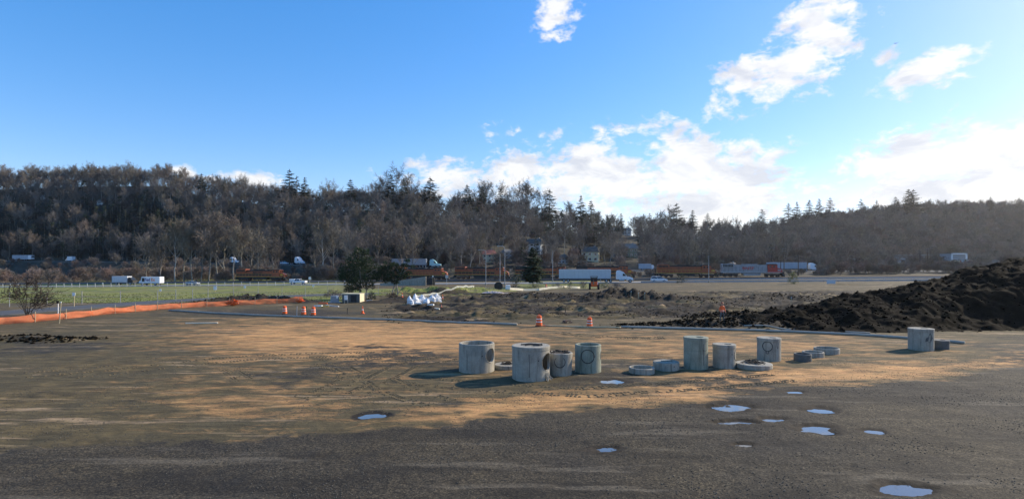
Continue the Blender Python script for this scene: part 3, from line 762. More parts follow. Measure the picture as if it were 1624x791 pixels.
def conifer_mesh(seed, Ht=18.0, R=3.0, layers=17, sparse=0.12, clear=0.12, near=False, droop=0.25, per=7, fol=9, size=1.0):
    r = random.Random(seed); tr = MB(); cr = MB()
    lean = Vector((r.uniform(-.02,.02)*Ht, r.uniform(-.02,.02)*Ht, 0))
    pts = [Vector((0,0,-.4))+lean*(i/6)+Vector((0,0,Ht*i/6)) for i in range(7)]
    tr.tube(pts, [Ht*.016*(1-.93*i/6)+.01 for i in range(7)], 6)
    for l in range(layers):
        k = clear+(1-clear)*(l+.3)/layers; zz = k*Ht; kk = (k-clear)/(1-clear)
        Rl = R*(1-kk)**.72*(.55+.45*min(1, kk*6))*r.uniform(.8, 1.12)+.12*size
        for b in range(per):
            if r.random() < sparse: continue
            a = 2*PI*(b+r.uniform(-.35, .35))/per+l*.7; L = Rl*r.uniform(.65, 1.15)
            d = Vector((math.cos(a), math.sin(a), .12-droop*(1-kk))).normalized(); p0 = lean*k+Vector((0,0,zz+r.uniform(-.3,.3)*Ht/layers))
            e = p0+d*L
            tr.add([p0+Vector((0,0,.04)), p0-Vector((0,0,.04)), e], [(0,1,2)])
            side = Vector((-d.y, d.x, 0))
            n = max(3, int(fol*(.4+.6*L/max(R, .1))))
            for q in range(n):
                f = .12+.88*(q+r.random())/n; c = p0.lerp(e, f)
                w = L*.34*(1.15-f)*r.uniform(.7, 1.3)+.16*size; s_ = r.choice((-1, 1))
                tip = c+side*s_*w+d*w*.6+Vector((0,0,r.uniform(-.30,.12)*w-.05))
                bw = .13*size+.16*w
                cr.add([c+d*bw+Vector((0,0,.06*size)), c-d*bw-Vector((0,0,.05*size)), tip], [(0,1,2)])
                cr.add([c+Vector((0,0,.12*size)), tip+Vector((0,0,r.uniform(-.1,.2)*size)), c+d*w*.9-Vector((0,0,.10*size+r.uniform(0,.2)*w))], [(0,1,2)])
    for q in range(5):
        z_ = Ht*(.95+.012*q); a = r.uniform(0, 6.28); c = lean+Vector((0,0,z_)); cr.add([c, c+Vector((math.cos(a)*.3*size, math.sin(a)*.3*size, .1)), c+Vector((0,0,.5*size))], [(0,1,2)])
    return tr, cr
def leafy_mesh(seed, Ht=12.0, R=3.0, n=1500, clear=.15, leaf=.28, squash=1.0, clump=26):
    """ivy clad or evergreen broadleaf crown: leaf clumps spread through an uneven volume"""
    r = random.Random(seed); tr = MB(); cr = MB()
    tr.tube([Vector((0,0,-.4)), Vector((r.uniform(-.3,.3), r.uniform(-.3,.3), Ht*.5)), Vector((r.uniform(-.6,.6), r.uniform(-.6,.6), Ht*.9))], [Ht*.018, Ht*.012, .04], 6)
    cl = []
    for i in range(clump):
        k = r.random(); z_ = Ht*(clear+(1-clear)*k); rad = R*math.sin(PI*min(.97, .18+.75*k))**.8
        a = r.uniform(0, 6.28); q = rad*r.random()**.5*.8; cl.append((Vector((q*math.cos(a), q*math.sin(a), z_)), R*r.uniform(.2, .42)))
        tr.add([Vector((0,0,z_*.7)), Vector((0,0,z_*.7+.12)), cl[-1][0]], [(0,1,2)])
    for i in range(n):
        c, s_ = r.choice(cl); d = Vector((r.gauss(0,1), r.gauss(0,1), r.gauss(0,1)*.8*squash)).normalized()
        p = c+d*s_*r.random()**.33
        u = Vector((r.gauss(0,1), r.gauss(0,1), r.gauss(0,.6))).normalized(); w = u.cross(d).normalized(); l = leaf*r.uniform(.6, 1.4)
        cr.add([p-u*l*.5, p+w*l*.45, p+u*l*.5], [(0,1,2)])
    return tr, cr

def proto(fn, args, tm, cm):
    t_, c_ = fn(**args); tr = t_.mesh('trunk', tm); cr = c_.mesh('crown', cm)
    j = MB(); j.v = list(t_.v); j.f = list(t_.f); j.mi = [0]*len(t_.f); j.cm = 1; j.add(c_.v, c_.f)
    return tr, cr, j
BARE = [proto(bare_tree_mesh, dict(seed=10+i, Ht=16, spread=[.46,.54,.6,.42,.5,.56,.40,.52][i], clear=[.3,.26,.25,.42,.3,.22,.42,.28][i], lean=[.02,.05,.08,.02,.04,.1,.03,.02][i]), M['bark_pale'] if i in (3, 6) else M['bark'], M['twig'])
        for i in range(8)]
BRUSH = [proto(bare_tree_mesh, dict(seed=40+i, Ht=6.5, stems=5, spread=.5, clear=.1, n1=22, tw=.035, trunk_k=.02, tl=.9, n2=4), M['bark'], [M['twig_red'], M['twig'], M['twig_red'], M['twig']][i]) for i in range(4)]
CON = [proto(conifer_mesh, dict(seed=60+i, Ht=18, fol=13, per=8, R=[5.0,4.2,5.4,4.6,3.9][i], sparse=[.15,.25,.1,.35,.2][i], layers=[17,19,15,14,20][i], clear=[.1,.2,.08,.3,.15][i]), M['bark'], M['needle']) for i in range(5)]
IVY = [proto(leafy_mesh, dict(seed=80+i, Ht=14, R=2.8, n=1500, leaf=.5), M['bark'], M['ivy']) for i in range(3)]
cache = {}
def plant(kind, idx, name, loc, rz, sc, label, cat, group):
    """an individual tree: an Empty with its own trunk and crown (sharing meshes)"""
    tr, cr, _ = {'bare': BARE, 'brush': BRUSH, 'con': CON, 'ivy': IVY}[kind][idx]
    o = bpy.data.objects.new(name, None); C.objects.link(o); o.location = loc; o.rotation_euler = (0, 0, rz); o.scale = sc
    for nm, me in (('trunk', tr), ('crown', cr)):
        p = bpy.data.objects.new(nm, me); C.objects.link(p); p.parent = o
    return tag(o, label, cat, group)

def zone_of(px):
    return ('far left slope' if px < 200 else 'left slope above the delivery van' if px < 420 else 'slope above the lone truck tractor' if px < 600 else
            'slope behind the left engines' if px < 760 else 'slope around the houses' if px < 1010 else 'low slope behind the minivan' if px < 1240 else 'hazy right hand hill')
def band(s): return 'at the foot of the ' if s < .25 else 'low on the ' if s < .5 else 'high on the ' if s < .8 else 'near the top of the '
MARKS = [(60, 'spreading bare shrub'), (180, 'marker signs'), (217, 'box truck'), (265, 'parcel van'), (330, 'silver sedan'), (372, 'gap before the lone engine'), (415, 'rear of the first engine'), (460, 'nose of the first engine'), (500, 'white pickup'),
         (540, 'gap before the big pine'), (605, 'big pine'), (655, 'forked pine'), (715, 'pale teal truck'), (765, 'sooty engine'), (815, 'light poles'), (870, 'rounded conifer'), (925, 'rear of the semi trailer'), (985, 'front of the semi trailer'), (1030, 'semi cab'),
         (1070, 'minivan'), (1140, 'last orange engine'), (1200, 'silver engine'), (1250, 'red engine cab'), (1310, 'distant grey trailer'), (1380, 'dark warehouse'), (1450, 'long warehouse'), (1510, 'paired utility poles'), (1560, 'bright tower'), (99999, 'soil heap crest')]
def mark(px): return next(n for a, n in MARKS if px < a)
def look(kind, idx, sc):
    size = 'small ' if sc < .82 else 'large ' if sc > 1.0 else ''
    if kind == 'bare': return size+['slender ', 'rounded ', 'broad ', 'slender ', 'rounded ', 'broad ', 'slender ', 'rounded '][idx]+('pale leafless tree' if idx in (3, 6) else 'brown leafless tree')
    if kind == 'con': return size+('ragged ' if idx in (1, 3) else 'full ')+'dark conifer'
    if kind == 'brush': return ('reddish ' if idx in (0, 2) else 'brown ')+('low ' if sc < .6 else 'tall ' if sc > .85 else '')+'bare shrub'
    return size+'ivy clad tree'
def spot(s): return 'at the slope foot above the ' if s < .25 else 'low on the slope above the ' if s < .5 else 'high on the slope above the ' if s < .8 else 'near slope top above the '
items = []     # (visible size, kind, idx, loc, rz, scale, px)
R2 = np.random.RandomState(11)
HOUSE_PX = [(847, 393, 24), (941, 402, 24), (777, 410, 20), (1000, 399, 19), (893, 408, 16), (806, 404, 12), (652, 386, 12), (994, 366, 12), (706, 340, 8), (1106, 378, 12), (67, 312, 5), (156, 322, 6)]
def near_house(px, py):
    return any(abs(px-a) < w*.68 and -13 < py-b < 26 for a, b, w in HOUSE_PX)
px = -70.0
rowsN = 19
for row in range(rowsN):
    s = (row+0.3)/(rowsN-2.6)
    px = -80.0
    while px < 1704:
        yb = np.interp(px, HT[:,0], HT[:,1]); yr = np.interp(px, HT[:,0], HT[:,3]); Y = yb+(yr-yb)*s
        step = 7.4*F/Y*(0.72 if s > .8 else 1.0)
        q = px+R2.uniform(-.4, .4)*step; ss = s+R2.uniform(-.03, .03)
        x, y, z = (float(v) for v in hill(q, ss))
        py = HY-(z-CH)/y*F
        u = R2.rand(); sc = R2.uniform(.72, 1.12) if s < .93 else R2.uniform(.8, 1.12)
        con_p = 0.12+0.5*(q < 400 and s < .62)+.22*(400 < q < 660 and s < .7)+0.5*(840 < q < 1080 and s > .42)+.2*(1080 < q < 1240)+.18*(q < 330 and .15 < s < .7)+.25*(1240 < q)*(.2 < s < .95)
        kind = 'con' if u < con_p*.6 else 'ivy' if u < con_p else 'bare'
        top_py = HY-(z+16*sc-CH)/y*F
        if kind == 'con': sc *= R2.uniform(.7, .95)
        if not (near_house(q, py-6)) and not (1170 < q < 1246 and s > .97 and False):
            items.append((16*sc/y, kind, int(R2.randint({'bare': 8, 'con': 5, 'ivy': 3}[kind])), (x, y, z-.3), R2.uniform(0, 6.28), (sc, sc, sc*R2.uniform(.88, 1.1)), q, s))
        px += step
# skyline conifers placed singly (photo px of stem, photo row of tip)
SKY_CON = [(320, 275, .9), (356, 281, .8), (461, 269, 1.1), (471, 279, .9), (484, 281, 1), (555, 284, 1), (620, 276, 1.0), (640, 283, 1), (683, 281, 1.25), (672, 300, 1), (741, 293, 1.2), (765, 296, 1), (793, 298, .9),
           (871, 300, 1), (921, 310, 1), (938, 318, 1), (985, 338, 1), (1031, 338, 1), (1073, 322, 1.2), (1099, 333, 1.2), (1122, 338, 1.1), (1140, 345, 1), (1209, 331, 1.1),
           (1251, 322, 1.1), (1264, 320, 1.1), (1283, 317, 1.2), (1299, 315, 1), (1315, 313, 1.1), (1365, 315, 1), (1390, 317, 1), (1421, 312, 1.1), (1441, 300, 1.3), (1449, 301, 1.4), (1435, 318, 1.3), (1571, 312, 1.1), (1616, 313, 1), (1532, 317, .9)]
sky_items = []
for (q, tp, fat) in SKY_CON:
    x, y, z = (float(v) for v in hill(q, 0.82)); zt = CH+(HY-tp)/F*y; k = (zt-z)/18.0
    sky_items.append((q, (x, y, z-.3), (k*fat*1.25, k*fat*1.25, k), tp))
SKY_BARE = [(10, 257, 1), (262, 262, 1), (625, 268, 1.3), (608, 277, 1.1), (650, 280, 1), (757, 284, 1), (770, 282, 1.1), (802, 288, 1), (822, 288, 1.15), (836, 288, 1.2), (862, 298, 1.1), (905, 315, 1), (1047, 330, 1), (1060, 326, 1), (525, 287, 1.1), (600, 288, 1)]

# the 300 bare trees that show largest stand singly, the rest are one mass of the same kind
bare = sorted([i for i in items if i[1] == 'bare'], key=lambda i: -i[0]); others = [i for i in items if i[1] != 'bare']
near_bare, far_bare = bare[:215], bare[215:]
for it in near_bare:
    _, kind, idx, loc, rz, sc, q, s = it
    plant(kind, idx, 'bare_tree', loc, rz, sc, look(kind, idx, sc[0])+' '+spot(s)+mark(q), 'tree', 'bare trees '+spot(s)+mark(q))
for k, (q, tp, fat) in enumerate(SKY_BARE):
    x, y, z = (float(v) for v in hill(q, 0.97)); zt = CH+(HY-tp)/F*y; kk = (zt-z)/18.6
    plant('bare', k % 3+(k % 2)*3, 'bare_tree', (x, y, z-.3), k*1.3, (kk*fat, kk*fat, kk), 'tall leafless tree breaking the skyline above the '+mark(q), 'tree', 'bare trees on the skyline above the '+mark(q))
for k, (q, loc, sc, tp) in enumerate(sky_items):
    where = {320: 'lone dark conifer poking over the bare skyline left of the pickup slope', 461: 'tallest of the three dark conifers clustered on the left skyline', 683: 'dark ragged conifer on the skyline just left of the white cloud bank',
             741: 'dark conifer on the skyline against the low white clouds', 1209: 'dark conifer alone in the dip between the two hills', 1073: 'dark conifer rising highest over the low middle slope', 1449: 'broad dark conifer, tallest on the right hand skyline'}.get(q)
    plant('con', k % 5, 'conifer', loc, k*2.1, sc, where or 'dark conifer breaking the skyline above the '+mark(q), 'conifer', None if where else 'conifers on the skyline above the '+mark(q))
others.sort(key=lambda i: -i[0])
for it in others[:300]:
    _, kind, idx, loc, rz, sc, q, s = it
    nm = 'conifer' if kind == 'con' else 'ivy_clad_tree'
    lb = look(kind, idx, sc[0])+' '+spot(s)+mark(q)
    plant(kind, idx, nm, loc, rz, sc, lb, 'conifer' if kind == 'con' else 'tree', ('conifers ' if kind == 'con' else 'ivy clad trees ')+spot(s)+mark(q))
def forest_mass(name, its, protos, nodes_m):
    """points that carry copies of the tree kinds, drawn by geometry nodes"""
    coll = bpy.data.collections.new('tree_kinds_'+name)
    for i, (_, _, j) in enumerate(protos):
        o = bpy.data.objects.new('tree_kind_%02d' % i, j.mesh('tree_kind', nodes_m[i])); coll.objects.link(o)
    me = bpy.data.meshes.new(name); me.from_pydata([i[3] for i in its], [], [])
    a = me.attributes.new('kind_index', 'INT', 'POINT'); a.data.foreach_set('value', [i[2] for i in its])
    a = me.attributes.new('turn', 'FLOAT_VECTOR', 'POINT'); a.data.foreach_set('vector', [c for i in its for c in (0, 0, i[4])])
    a = me.attributes.new('size', 'FLOAT_VECTOR', 'POINT'); a.data.foreach_set('vector', [c for i in its for c in i[5]])
    ob = bpy.data.objects.new(name, me); C.objects.link(ob)
    ng = bpy.data.node_groups.new(name, 'GeometryNodeTree')
    ng.interface.new_socket('Geometry', in_out='INPUT', socket_type='NodeSocketGeometry'); ng.interface.new_socket('Geometry', in_out='OUTPUT', socket_type='NodeSocketGeometry')
    gi = ng.nodes.new('NodeGroupInput'); go = ng.nodes.new('NodeGroupOutput')
    ci = ng.nodes.new('GeometryNodeCollectionInfo'); ci.inputs['Collection'].default_value = coll; ci.inputs['Separate Children'].default_value = True; ci.inputs['Reset Children'].default_value = True
    ip = ng.nodes.new('GeometryNodeInstanceOnPoints'); ip.inputs['Pick Instance'].default_value = True
    def attr(n, ty):
        x = ng.nodes.new('GeometryNodeInputNamedAttribute'); x.data_type = ty; x.inputs['Name'].default_value = n; return x.outputs['Attribute']
    L = ng.links.new
    L(gi.outputs[0], ip.inputs['Points']); L(ci.outputs[0], ip.inputs['Instance']); L(attr('kind_index', 'INT'), ip.inputs['Instance Index'])
    L(attr('turn', 'FLOAT_VECTOR'), ip.inputs['Rotation']); L(attr('size', 'FLOAT_VECTOR'), ip.inputs['Scale']); L(ip.outputs[0], go.inputs[0])
    mo = ob.modifiers.new('trees', 'NODES'); mo.node_group = ng
    return tag(ob, kind='stuff')
forest_mass('bare_forest', far_bare, BARE, [(M['bark_pale'] if i in (3, 6) else M['bark'], M['twig']) for i in range(8)])
# brush between the railway and the raised highway, and at the foot of the slope
br = []
for k in range(1500):
    q = R2.uniform(-60, 1690)
    hy_ = float(np.interp(q, HW[:,0], HW[:,1]))
    dens = 1.0 if q < 640 else .45 if q < 1230 else .8
    if R2.rand() > dens: continue
    if q < 640:
        y = R2.uniform(rail((q-CX)/F*228)+9, hy_-8); sc = R2.uniform(.5, 1.0)
    else:
        y = R2.uniform(236, hy_-8) if R2.rand() < .4 else R2.uniform(hy_+8, np.interp(q, HT[:,0], HT[:,1])+22); sc = R2.uniform(.35, .75) if y < hy_ else R2.uniform(.6, 1.3)
    if (445 < q < 490 or 612 < q < 705 or 995 < q < 1035 or 1214 < q < 1300 or 15 < q < 50 or 92 < q < 122 or 362 < q < 384) and y < hy_: sc *= .5
    if y > 255 and near_house(q, 417): continue
    if y > hy_+5 and y < 440 and q > 1305 and (1498 < q < 1550 or R2.rand() < .6): continue
    x = (q-CX)/F*y
    yy0, yy1 = hy_-32, hy_-7
    g0 = float(baseH(x, y)); hz_ = float(np.interp(q, HW[:,0], HW[:,2]))
    z = g0 if y < yy0 else g0+(hz_-g0)*min(1, (y-(hy_-26))/19) if y < hy_-7 else hz_-.3
    if y > hy_+7:
        s_ = (y-np.interp(q, HT[:,0], HT[:,1]))/(np.interp(q, HT[:,0], HT[:,3])-np.interp(q, HT[:,0], HT[:,1]))
        if s_ > 0: z = float(hill(q, s_)[2])
    br.append((6.5*sc/y, 'brush', int(R2.randint(4)), (x, y, max(z, g0)-.2), R2.uniform(0, 6.28), (sc*1.2, sc*1.2, sc), q, 0))
br.sort(key=lambda i: -i[0])
for it in br[:200]:
    _, kind, idx, loc, rz, sc, q, s = it
    w = 'behind the left roadside fence' if q < 370 else 'between the first engine and the big pine' if q < 560 else 'behind the line of engines' if q < 1245 else 'beyond the right end of the tracks'
    plant(kind, idx, 'bare_shrub', loc, rz, sc, look(kind, idx, sc[2])+' in the thicket behind the '+mark(q), 'shrub', 'bare shrubs behind the '+mark(q))
for k in range(900):
    q = R2.uniform(-80, 1700); s_ = R2.uniform(0, 1.12); x, y, z = (float(v) for v in hill(q, s_)); sc = R2.uniform(.6, 1.3)
    if near_house(q, HY-(z-CH)/y*F-4): continue
    br.append((0, 'brush', int(R2.randint(4)), (x, y, z-.3), R2.uniform(0, 6.28), (sc*1.2, sc*1.2, sc), q, s_))
for k in range(1500):
    q = R2.uniform(1235, 1700); s_ = R2.uniform(0, 1.05); x, y, z = (float(v) for v in hill(q, s_)); sc = R2.uniform(1.0, 1.9); br.append((0, 'brush', int(R2.randint(4)), (x, y, z-.3), R2.uniform(0, 6.28), (sc*1.2, sc*1.2, sc), q, s_))
ev = []
for k in range(520):
    q = R2.uniform(-80, 700); s_ = R2.uniform(0, .62); x, y, z = (float(v) for v in hill(q, s_)); sc = R2.uniform(.4, .75)
    if near_house(q, HY-(z-CH)/y*F-4): continue
    ev.append((0, 'con', int(R2.randint(5)), (x, y, z-.3), R2.uniform(0, 6.28), (sc*1.2, sc*1.2, sc), q, s_))
forest_mass('evergreen_understory', ev, CON, [(M['bark'], M['needle'])]*5)
forest_mass('bare_thicket', br[200:], BRUSH, [(M['bark'], [M['twig_red'], M['twig'], M['twig_red'], M['twig']][i]) for i in range(4)])

# ------------------------------------------------------------------ lettering
def text_mesh(txt, size, m, depth=0.01, bold=0.0):
    cu = bpy.data.curves.new('lettering', 'FONT'); cu.body = txt; cu.size = size; cu.extrude = depth; cu.align_x = 'CENTER'; cu.align_y = 'CENTER'; cu.offset = bold; cu.resolution_u = 3
    o = bpy.data.objects.new('lettering_curve', cu); C.objects.link(o)
    dg = bpy.context.evaluated_depsgraph_get(); dg.update()
    me = bpy.data.meshes.new_from_object(o.evaluated_get(dg)); bpy.data.objects.remove(o); bpy.data.curves.remove(cu)
    me.materials.clear(); me.materials.append(m); return me
def text_obj(name, txt, size, m, parent, loc, rot=(PI/2, 0, 0), bold=0.0, sx=1.0):
    o = bpy.data.objects.new(name, text_mesh(txt, size, m, bold=bold)); C.objects.link(o); o.parent = parent; o.location = loc; o.rotation_euler = rot; o.scale = (sx, 1, 1); return o

def bool_cut(me_src, cutters):
    a = bpy.data.objects.new('cut_source', me_src); C.objects.link(a); cs = []
    for i, cm in enumerate(cutters):
        c = bpy.data.objects.new('cutter', cm); C.objects.link(c); cs.append(c)
        mo = a.modifiers.new('b%d' % i, 'BOOLEAN'); mo.operation = 'DIFFERENCE'; mo.solver = 'EXACT'; mo.object = c
    dg = bpy.context.evaluated_depsgraph_get(); dg.update()
    me = bpy.data.meshes.new_from_object(a.evaluated_get(dg))
    for c in cs+[a]: bpy.data.objects.remove(c)
    return me

# ------------------------------------------------------------------ concrete manhole sections
def wall_point(R, th, z, d=0.0): return Vector(((R+d)*math.cos(th), (R+d)*math.sin(th), z))
def ring_on_wall(R, th0, z0, r, tube=0.022, seg=32):
    pts = [wall_point(R, th0+r*math.cos(2*PI*k/seg)/R, z0+r*math.sin(2*PI*k/seg)) for k in range(seg)]
    return MB().tube(pts, tube, 5, closed=True)
def barrel(name, px, pyb, wpx, hpy, label, cat, m='concrete', wall=.13, hole=None, circle=None, top=None, joint=None, taper=1.0, seam=None, group=None, tilt=0.0, lift_hole=True):
    """px: centre column, pyb: row of the front foot, wpx: width, hpy: row of the front rim"""
    Yf = CH*F/(pyb-HY); wm = wpx/F*Yf; R = wm/2*(1+wm/2/Yf); Yc = Yf+R; h = (pyb-hpy)/F*Yf
    x = (px-CX)/F*Yc; R = wpx/F*Yc/2
    z0 = h1(x, Yf)-0.03
    o = thing(name, label, cat, (x, Yc, z0), 0, group); o.rotation_euler = (tilt, 0, 0)
    b = 0.03; prof = []
    Rt = R*taper
    zs = [0, h*.97]; 
    if joint: 
        jz = h*joint; prof = [(R-wall, 0), (R-.01, 0), (R, .02), (R, jz-.02), (R-.025, jz-.012), (R-.025, jz+.012), (R, jz+.02), (R, h-b), (R-b, h), (R-wall+.02, h), (R-wall, h-.02)]
    else:
        prof = [(R-wall, 0), (R-.01, 0), (R, .02), (R+(Rt-R)*.5, h*.5), (R+(Rt-R)*.8, h*.8), (Rt, h*.9), (Rt, h-b), (Rt-b, h), (Rt-wall+.02, h), (Rt-wall, h-.02), (R-wall, h*.5)]
    me = MB().lathe(prof, 56, closed=True).mesh('section_wall', M[m])
    cuts = []
    if hole:
        th, zc, r = hole; d = Vector((math.cos(th), math.sin(th), 0))
        cuts.append(MB().cyl(d*R*.35+Vector((0,0,zc)), d*R*1.6+Vector((0,0,zc)), r, seg=36).mesh('c', M[m]))
    if cuts: me = bool_cut(me, cuts)
    w = bpy.data.objects.new('section_wall', me); C.objects.link(w); w.parent = o
    for p in me.polygons: p.use_smooth = False
    if hole:
        th, zc, r = hole; ring_on_wall(R, th, zc, r+.02, .018).build('hole_rim', M['concrete'], o)
    if circle:
        th, zc, r = circle; ring_on_wall(R*(1 if taper == 1 else (1+taper)/2), th, zc, r, .026).build('knockout_ring', M['joint'], o)
    if top == 'slab':      # flat cover with an off centre access opening
        me = MB().lathe([(0, h-.20), (R+.01, h-.20), (R+.02, h-.18), (R+.02, h-.02), (R, h+.005), (0, h+.005)], 56).mesh('cover_slab', M[m])
        me = bool_cut(me, [MB().cyl((R*.3, -R*.05, h-.5), (R*.3, -R*.05, h+.4), R*.33, seg=28).mesh('c', M[m])])
        c = bpy.data.objects.new('cover_slab', me); C.objects.link(c); c.parent = o
    if seam:               # mould seam, casting hole and stains
        th = seam; MB().tube([wall_point(R, th, h*.15, .002), wall_point(R, th+.01, h*.5, .004), wall_point(R, th-.01, h*.82, .002)], .012, 4).build('mould_seam', M['joint'], o)
    if lift_hole:
        a = wall_point(R, -1.2, h*.62, -.03); c = wall_point(R, -1.2, h*.62, .008); MB().cyl(a, c, .035, seg=10).build('lifting_hole', M['joint'], o)
    return o, R, h, (x, Yc, z0)
A90 = -PI/2
gp = 'precast concrete manhole pieces standing in the yard'
o, R, h, p = barrel('manhole_section', 756, 592, 56, 545.5, 'wide open concrete manhole section with a round opening cut in its right side', 'manhole section', hole=(A90+.98, 1.02, .40), seam=A90-.5, group=gp)
o, R, h, p = barrel('manhole_section', 842, 605, 59.5, 550, 'largest concrete manhole section, capped, with a tall dark opening on its right', 'manhole section', hole=(A90+1.05, 1.02, .47), top='slab', seam=A90-.12, group=gp)
mb = MB(); zt = h+.02      # steel bars and a strap left on its cover
mb.tube([(-.55, -.10, zt+.03), (-.1, .12, zt+.05), (.35, -.08, zt+.05), (.62, .05, zt+.03)], .035, 6); mb.tube([(-.35, -.35, zt+.03), (.1, -.28, zt+.06), (.45, -.38, zt+.03), (.5, -.1, zt+.03)], .03, 6); mb.box((-.2, .2, zt+.02), (.5, .10, .05), .5)
sl = mb.build('lifting_strap', M['joint'], None, p); tag(sl, 'dark lifting strap and bars lying on top of the largest capped section', 'strap')
mb = MB(); r_ = random.Random(4)
for k in range(14): mb.tube([wall_point(R, A90+1.0+r_.uniform(-.12, .12), .50, -.02), wall_point(R, A90+1.0+r_.uniform(-.2, .2), .3, .06), wall_point(R, A90+1.0+r_.uniform(-.25, .25), r_.uniform(.02, .15), r_.uniform(.1, .3))], .014, 4)
mb.build('torn_seal', M['concrete_old'], o)
o, R, h, p = barrel('manhole_section', 888.5, 597, 35.5, 560.5, 'small flared concrete section with a cast circle between two bigger barrels', 'manhole section', taper=1.10, circle=(A90-.12, .82, .30), group=gp)
mb = MB(); r_ = random.Random(9)
for k in range(12): a = r_.uniform(0, 6.28); q = R*.95*math.sqrt(r_.random()); mb.box((q*math.cos(a), q*math.sin(a), h+.03), (r_.uniform(.1, .28), r_.uniform(.05, .12), .09), r_.uniform(0, 3))
mb.lathe([(0, h-.1), (R*.93, h-.1), (R*.93, h-.04), (0, h-.04)], 24)
mb.build('rubble_fill', M['mud'], o)
o, R, h, p = barrel('manhole_section', 932.5, 592, 41, 547.5, 'open concrete section with one large round groove facing forward', 'manhole section', m='concrete_green', circle=(A90-.16, 1.0, .38), hole=(A90+1.5, 1.0, .30), group=gp)
o, R, h, p = barrel('manhole_section', 1103.5, 586.5, 37, 535.5, 'tallest greenish barrel, two stacked lengths with a joint halfway', 'manhole section', m='concrete_green', joint=.60, top='slab', seam=A90+.35, group=gp)
o, R, h, p = barrel('manhole_section', 1148.5, 584.5, 34.5, 546.5, 'lidded concrete barrel right of the tallest one, with a round groove on its right', 'manhole section', joint=.80, circle=(A90+1.2, .80, .34), top='slab', taper=.97, group=gp)
o, R, h, p = barrel('manhole_section', 1219.5, 573.5, 35, 536.5, 'pale concrete barrel with a small groove high on its left', 'manhole section', circle=(A90-.55, 1.0, .30), top='slab', group=gp)
mb = ring_on_wall(R, A90-.55, .62, .08, .03); mb.build('stain', M['concrete_dark'], o)
o, R, h, p = barrel('manhole_section', 1460.5, 556.5, 34.5, 521.5, 'concrete barrel with a dark stained patch, standing in front of the soil heap', 'manhole section', top='slab', group=gp)
mb = MB(); pts = [(.12, 1.35), (.22, 1.15), (.30, .95), (.18, .70), (.05, .62), (-.1, .75), (-.24, .70), (-.2, .95), (-.05, 1.05), (.02, 1.25)]
mb.add([wall_point(R, A90+a/R, z, .006) for a, z in pts], [tuple(range(len(pts)-1, -1, -1))]); mb.build('stain', M['concrete_dark'], o)
gr_ = 'low concrete adjustment rings in the yard'
barrel('manhole_ring', 1017.5, 594, 40, 584, 'leftmost low concrete ring, beside the deeper open ring', 'concrete ring', wall=.12, group=gr_, lift_hole=False)
o, R, h, p = barrel('manhole_ring', 1056.5, 588.5, 40.5, 575, 'deeper concrete ring with a tilted plate in it, left of the tallest barrel', 'concrete ring', wall=.10, group=gr_)
MB().lathe([(0, h-.03), (R*.86, h-.03), (R*.86, h+.015), (0, h+.015)], 32).box((.1, 0, h+.04), (.9, .12, .06), .3).build('plate', M['concrete'], o)
barrel('manhole_ring', 1273, 574.5, 26, 562, 'darker small ring at the left of the trio on the right', 'concrete ring', m='concrete_dark', wall=.10, group=gr_)
barrel('manhole_ring', 1289.5, 567.5, 32, 559, 'middle low ring of the trio, half hidden behind the dark one', 'concrete ring', m='concrete', wall=.12, group=gr_, lift_hole=False)
barrel('manhole_ring', 1311, 562.5, 37, 553, 'widest and farthest ring of the trio on the right', 'concrete ring', m='concrete', wall=.10, group=gr_, lift_hole=False)
barrel('manhole_ring', 1490.5, 554.5, 25, 540, 'short dark concrete ring beside the barrel in front of the soil heap', 'concrete ring', m='concrete_dark', wall=.12, top='slab', group=gr_)
def flat_slab(px, pyb, wpx, hm, label, n, seed):
    Yf = CH*F/(pyb-HY); R = wpx/F*Yf/2*1.03; Yc = Yf+R; x = (px-CX)/F*Yc; o = thing('manhole_cover_slab', label, 'concrete slab', (x, Yc, h1(x, Yc)-.02), 0)
    me = MB().lathe([(R*.36, 0), (R-.02, 0), (R, .03), (R, hm-.04), (R-.03, hm), (R*.36, hm)], 48, closed=True).build('slab', M['concrete'], o)
    MB().lathe([(R*.34, hm), (R*.44, hm), (R*.44, hm+.05), (R*.34, hm+.05)], 24, closed=True).build('opening_rim', M['joint'], o)
    r_ = random.Random(seed); mb = MB()
    for k in range(n):
        a = r_.uniform(0, 6.28); q = R*r_.uniform(.1, .8); b_ = a+r_.uniform(.5, 2.4); mb.tube([(q*math.cos(a), q*math.sin(a), hm+.04), (q*.3*math.cos(b_), q*.3*math.sin(b_), hm+.12+.1*r_.random()), (q*math.cos(b_), q*math.sin(b_), hm+.04)], .022, 5)
    mb.build('lifting_chain', M['mud'], o)
    return o
flat_slab(804, 586.5, 40, .26, 'round flat slab half hidden behind the largest capped section', 6, 3)
flat_slab(1195.5, 588, 55, .28, 'wide round flat slab with tangled chain lying on top', 12, 5)

# ------------------------------------------------------------------ drainage pipes along the edge of the fill
def pipe(label, pts, r, m, cat='pipe'):
    P = [G(*p) for p in pts]; P = [Vector((p.x, p.y, p.z+r*.9)) for p in P]; out = []
    for a, b in zip(P, P[1:]):
        for i in range(8): out.append(a.lerp(b, i/8))
    out.append(P[-1]); out = [Vector((p.x, p.y, h1(p.x, p.y)+r*.9)) for p in out]
    o = thing('drain_pipe', label, cat, (0, 0, 0)); MB().tube(out, r, 10).build('pipe_wall', m, o, smooth=True)
    for i in range(6, len(out)-1, 9):
        d = (out[i+1]-out[i]).normalized(); MB().cyl(out[i]-d*.12, out[i]+d*.12, r*1.18, seg=10).build('coupling', m, o)
    return o
pipe('long grey pipe lying across the left half of the yard behind the tracks', [(268, 493), (330, 497), (420, 501), (520, 505), (610, 507.5), (700, 510.5), (820, 515.5)], .115, M['hdpe'])
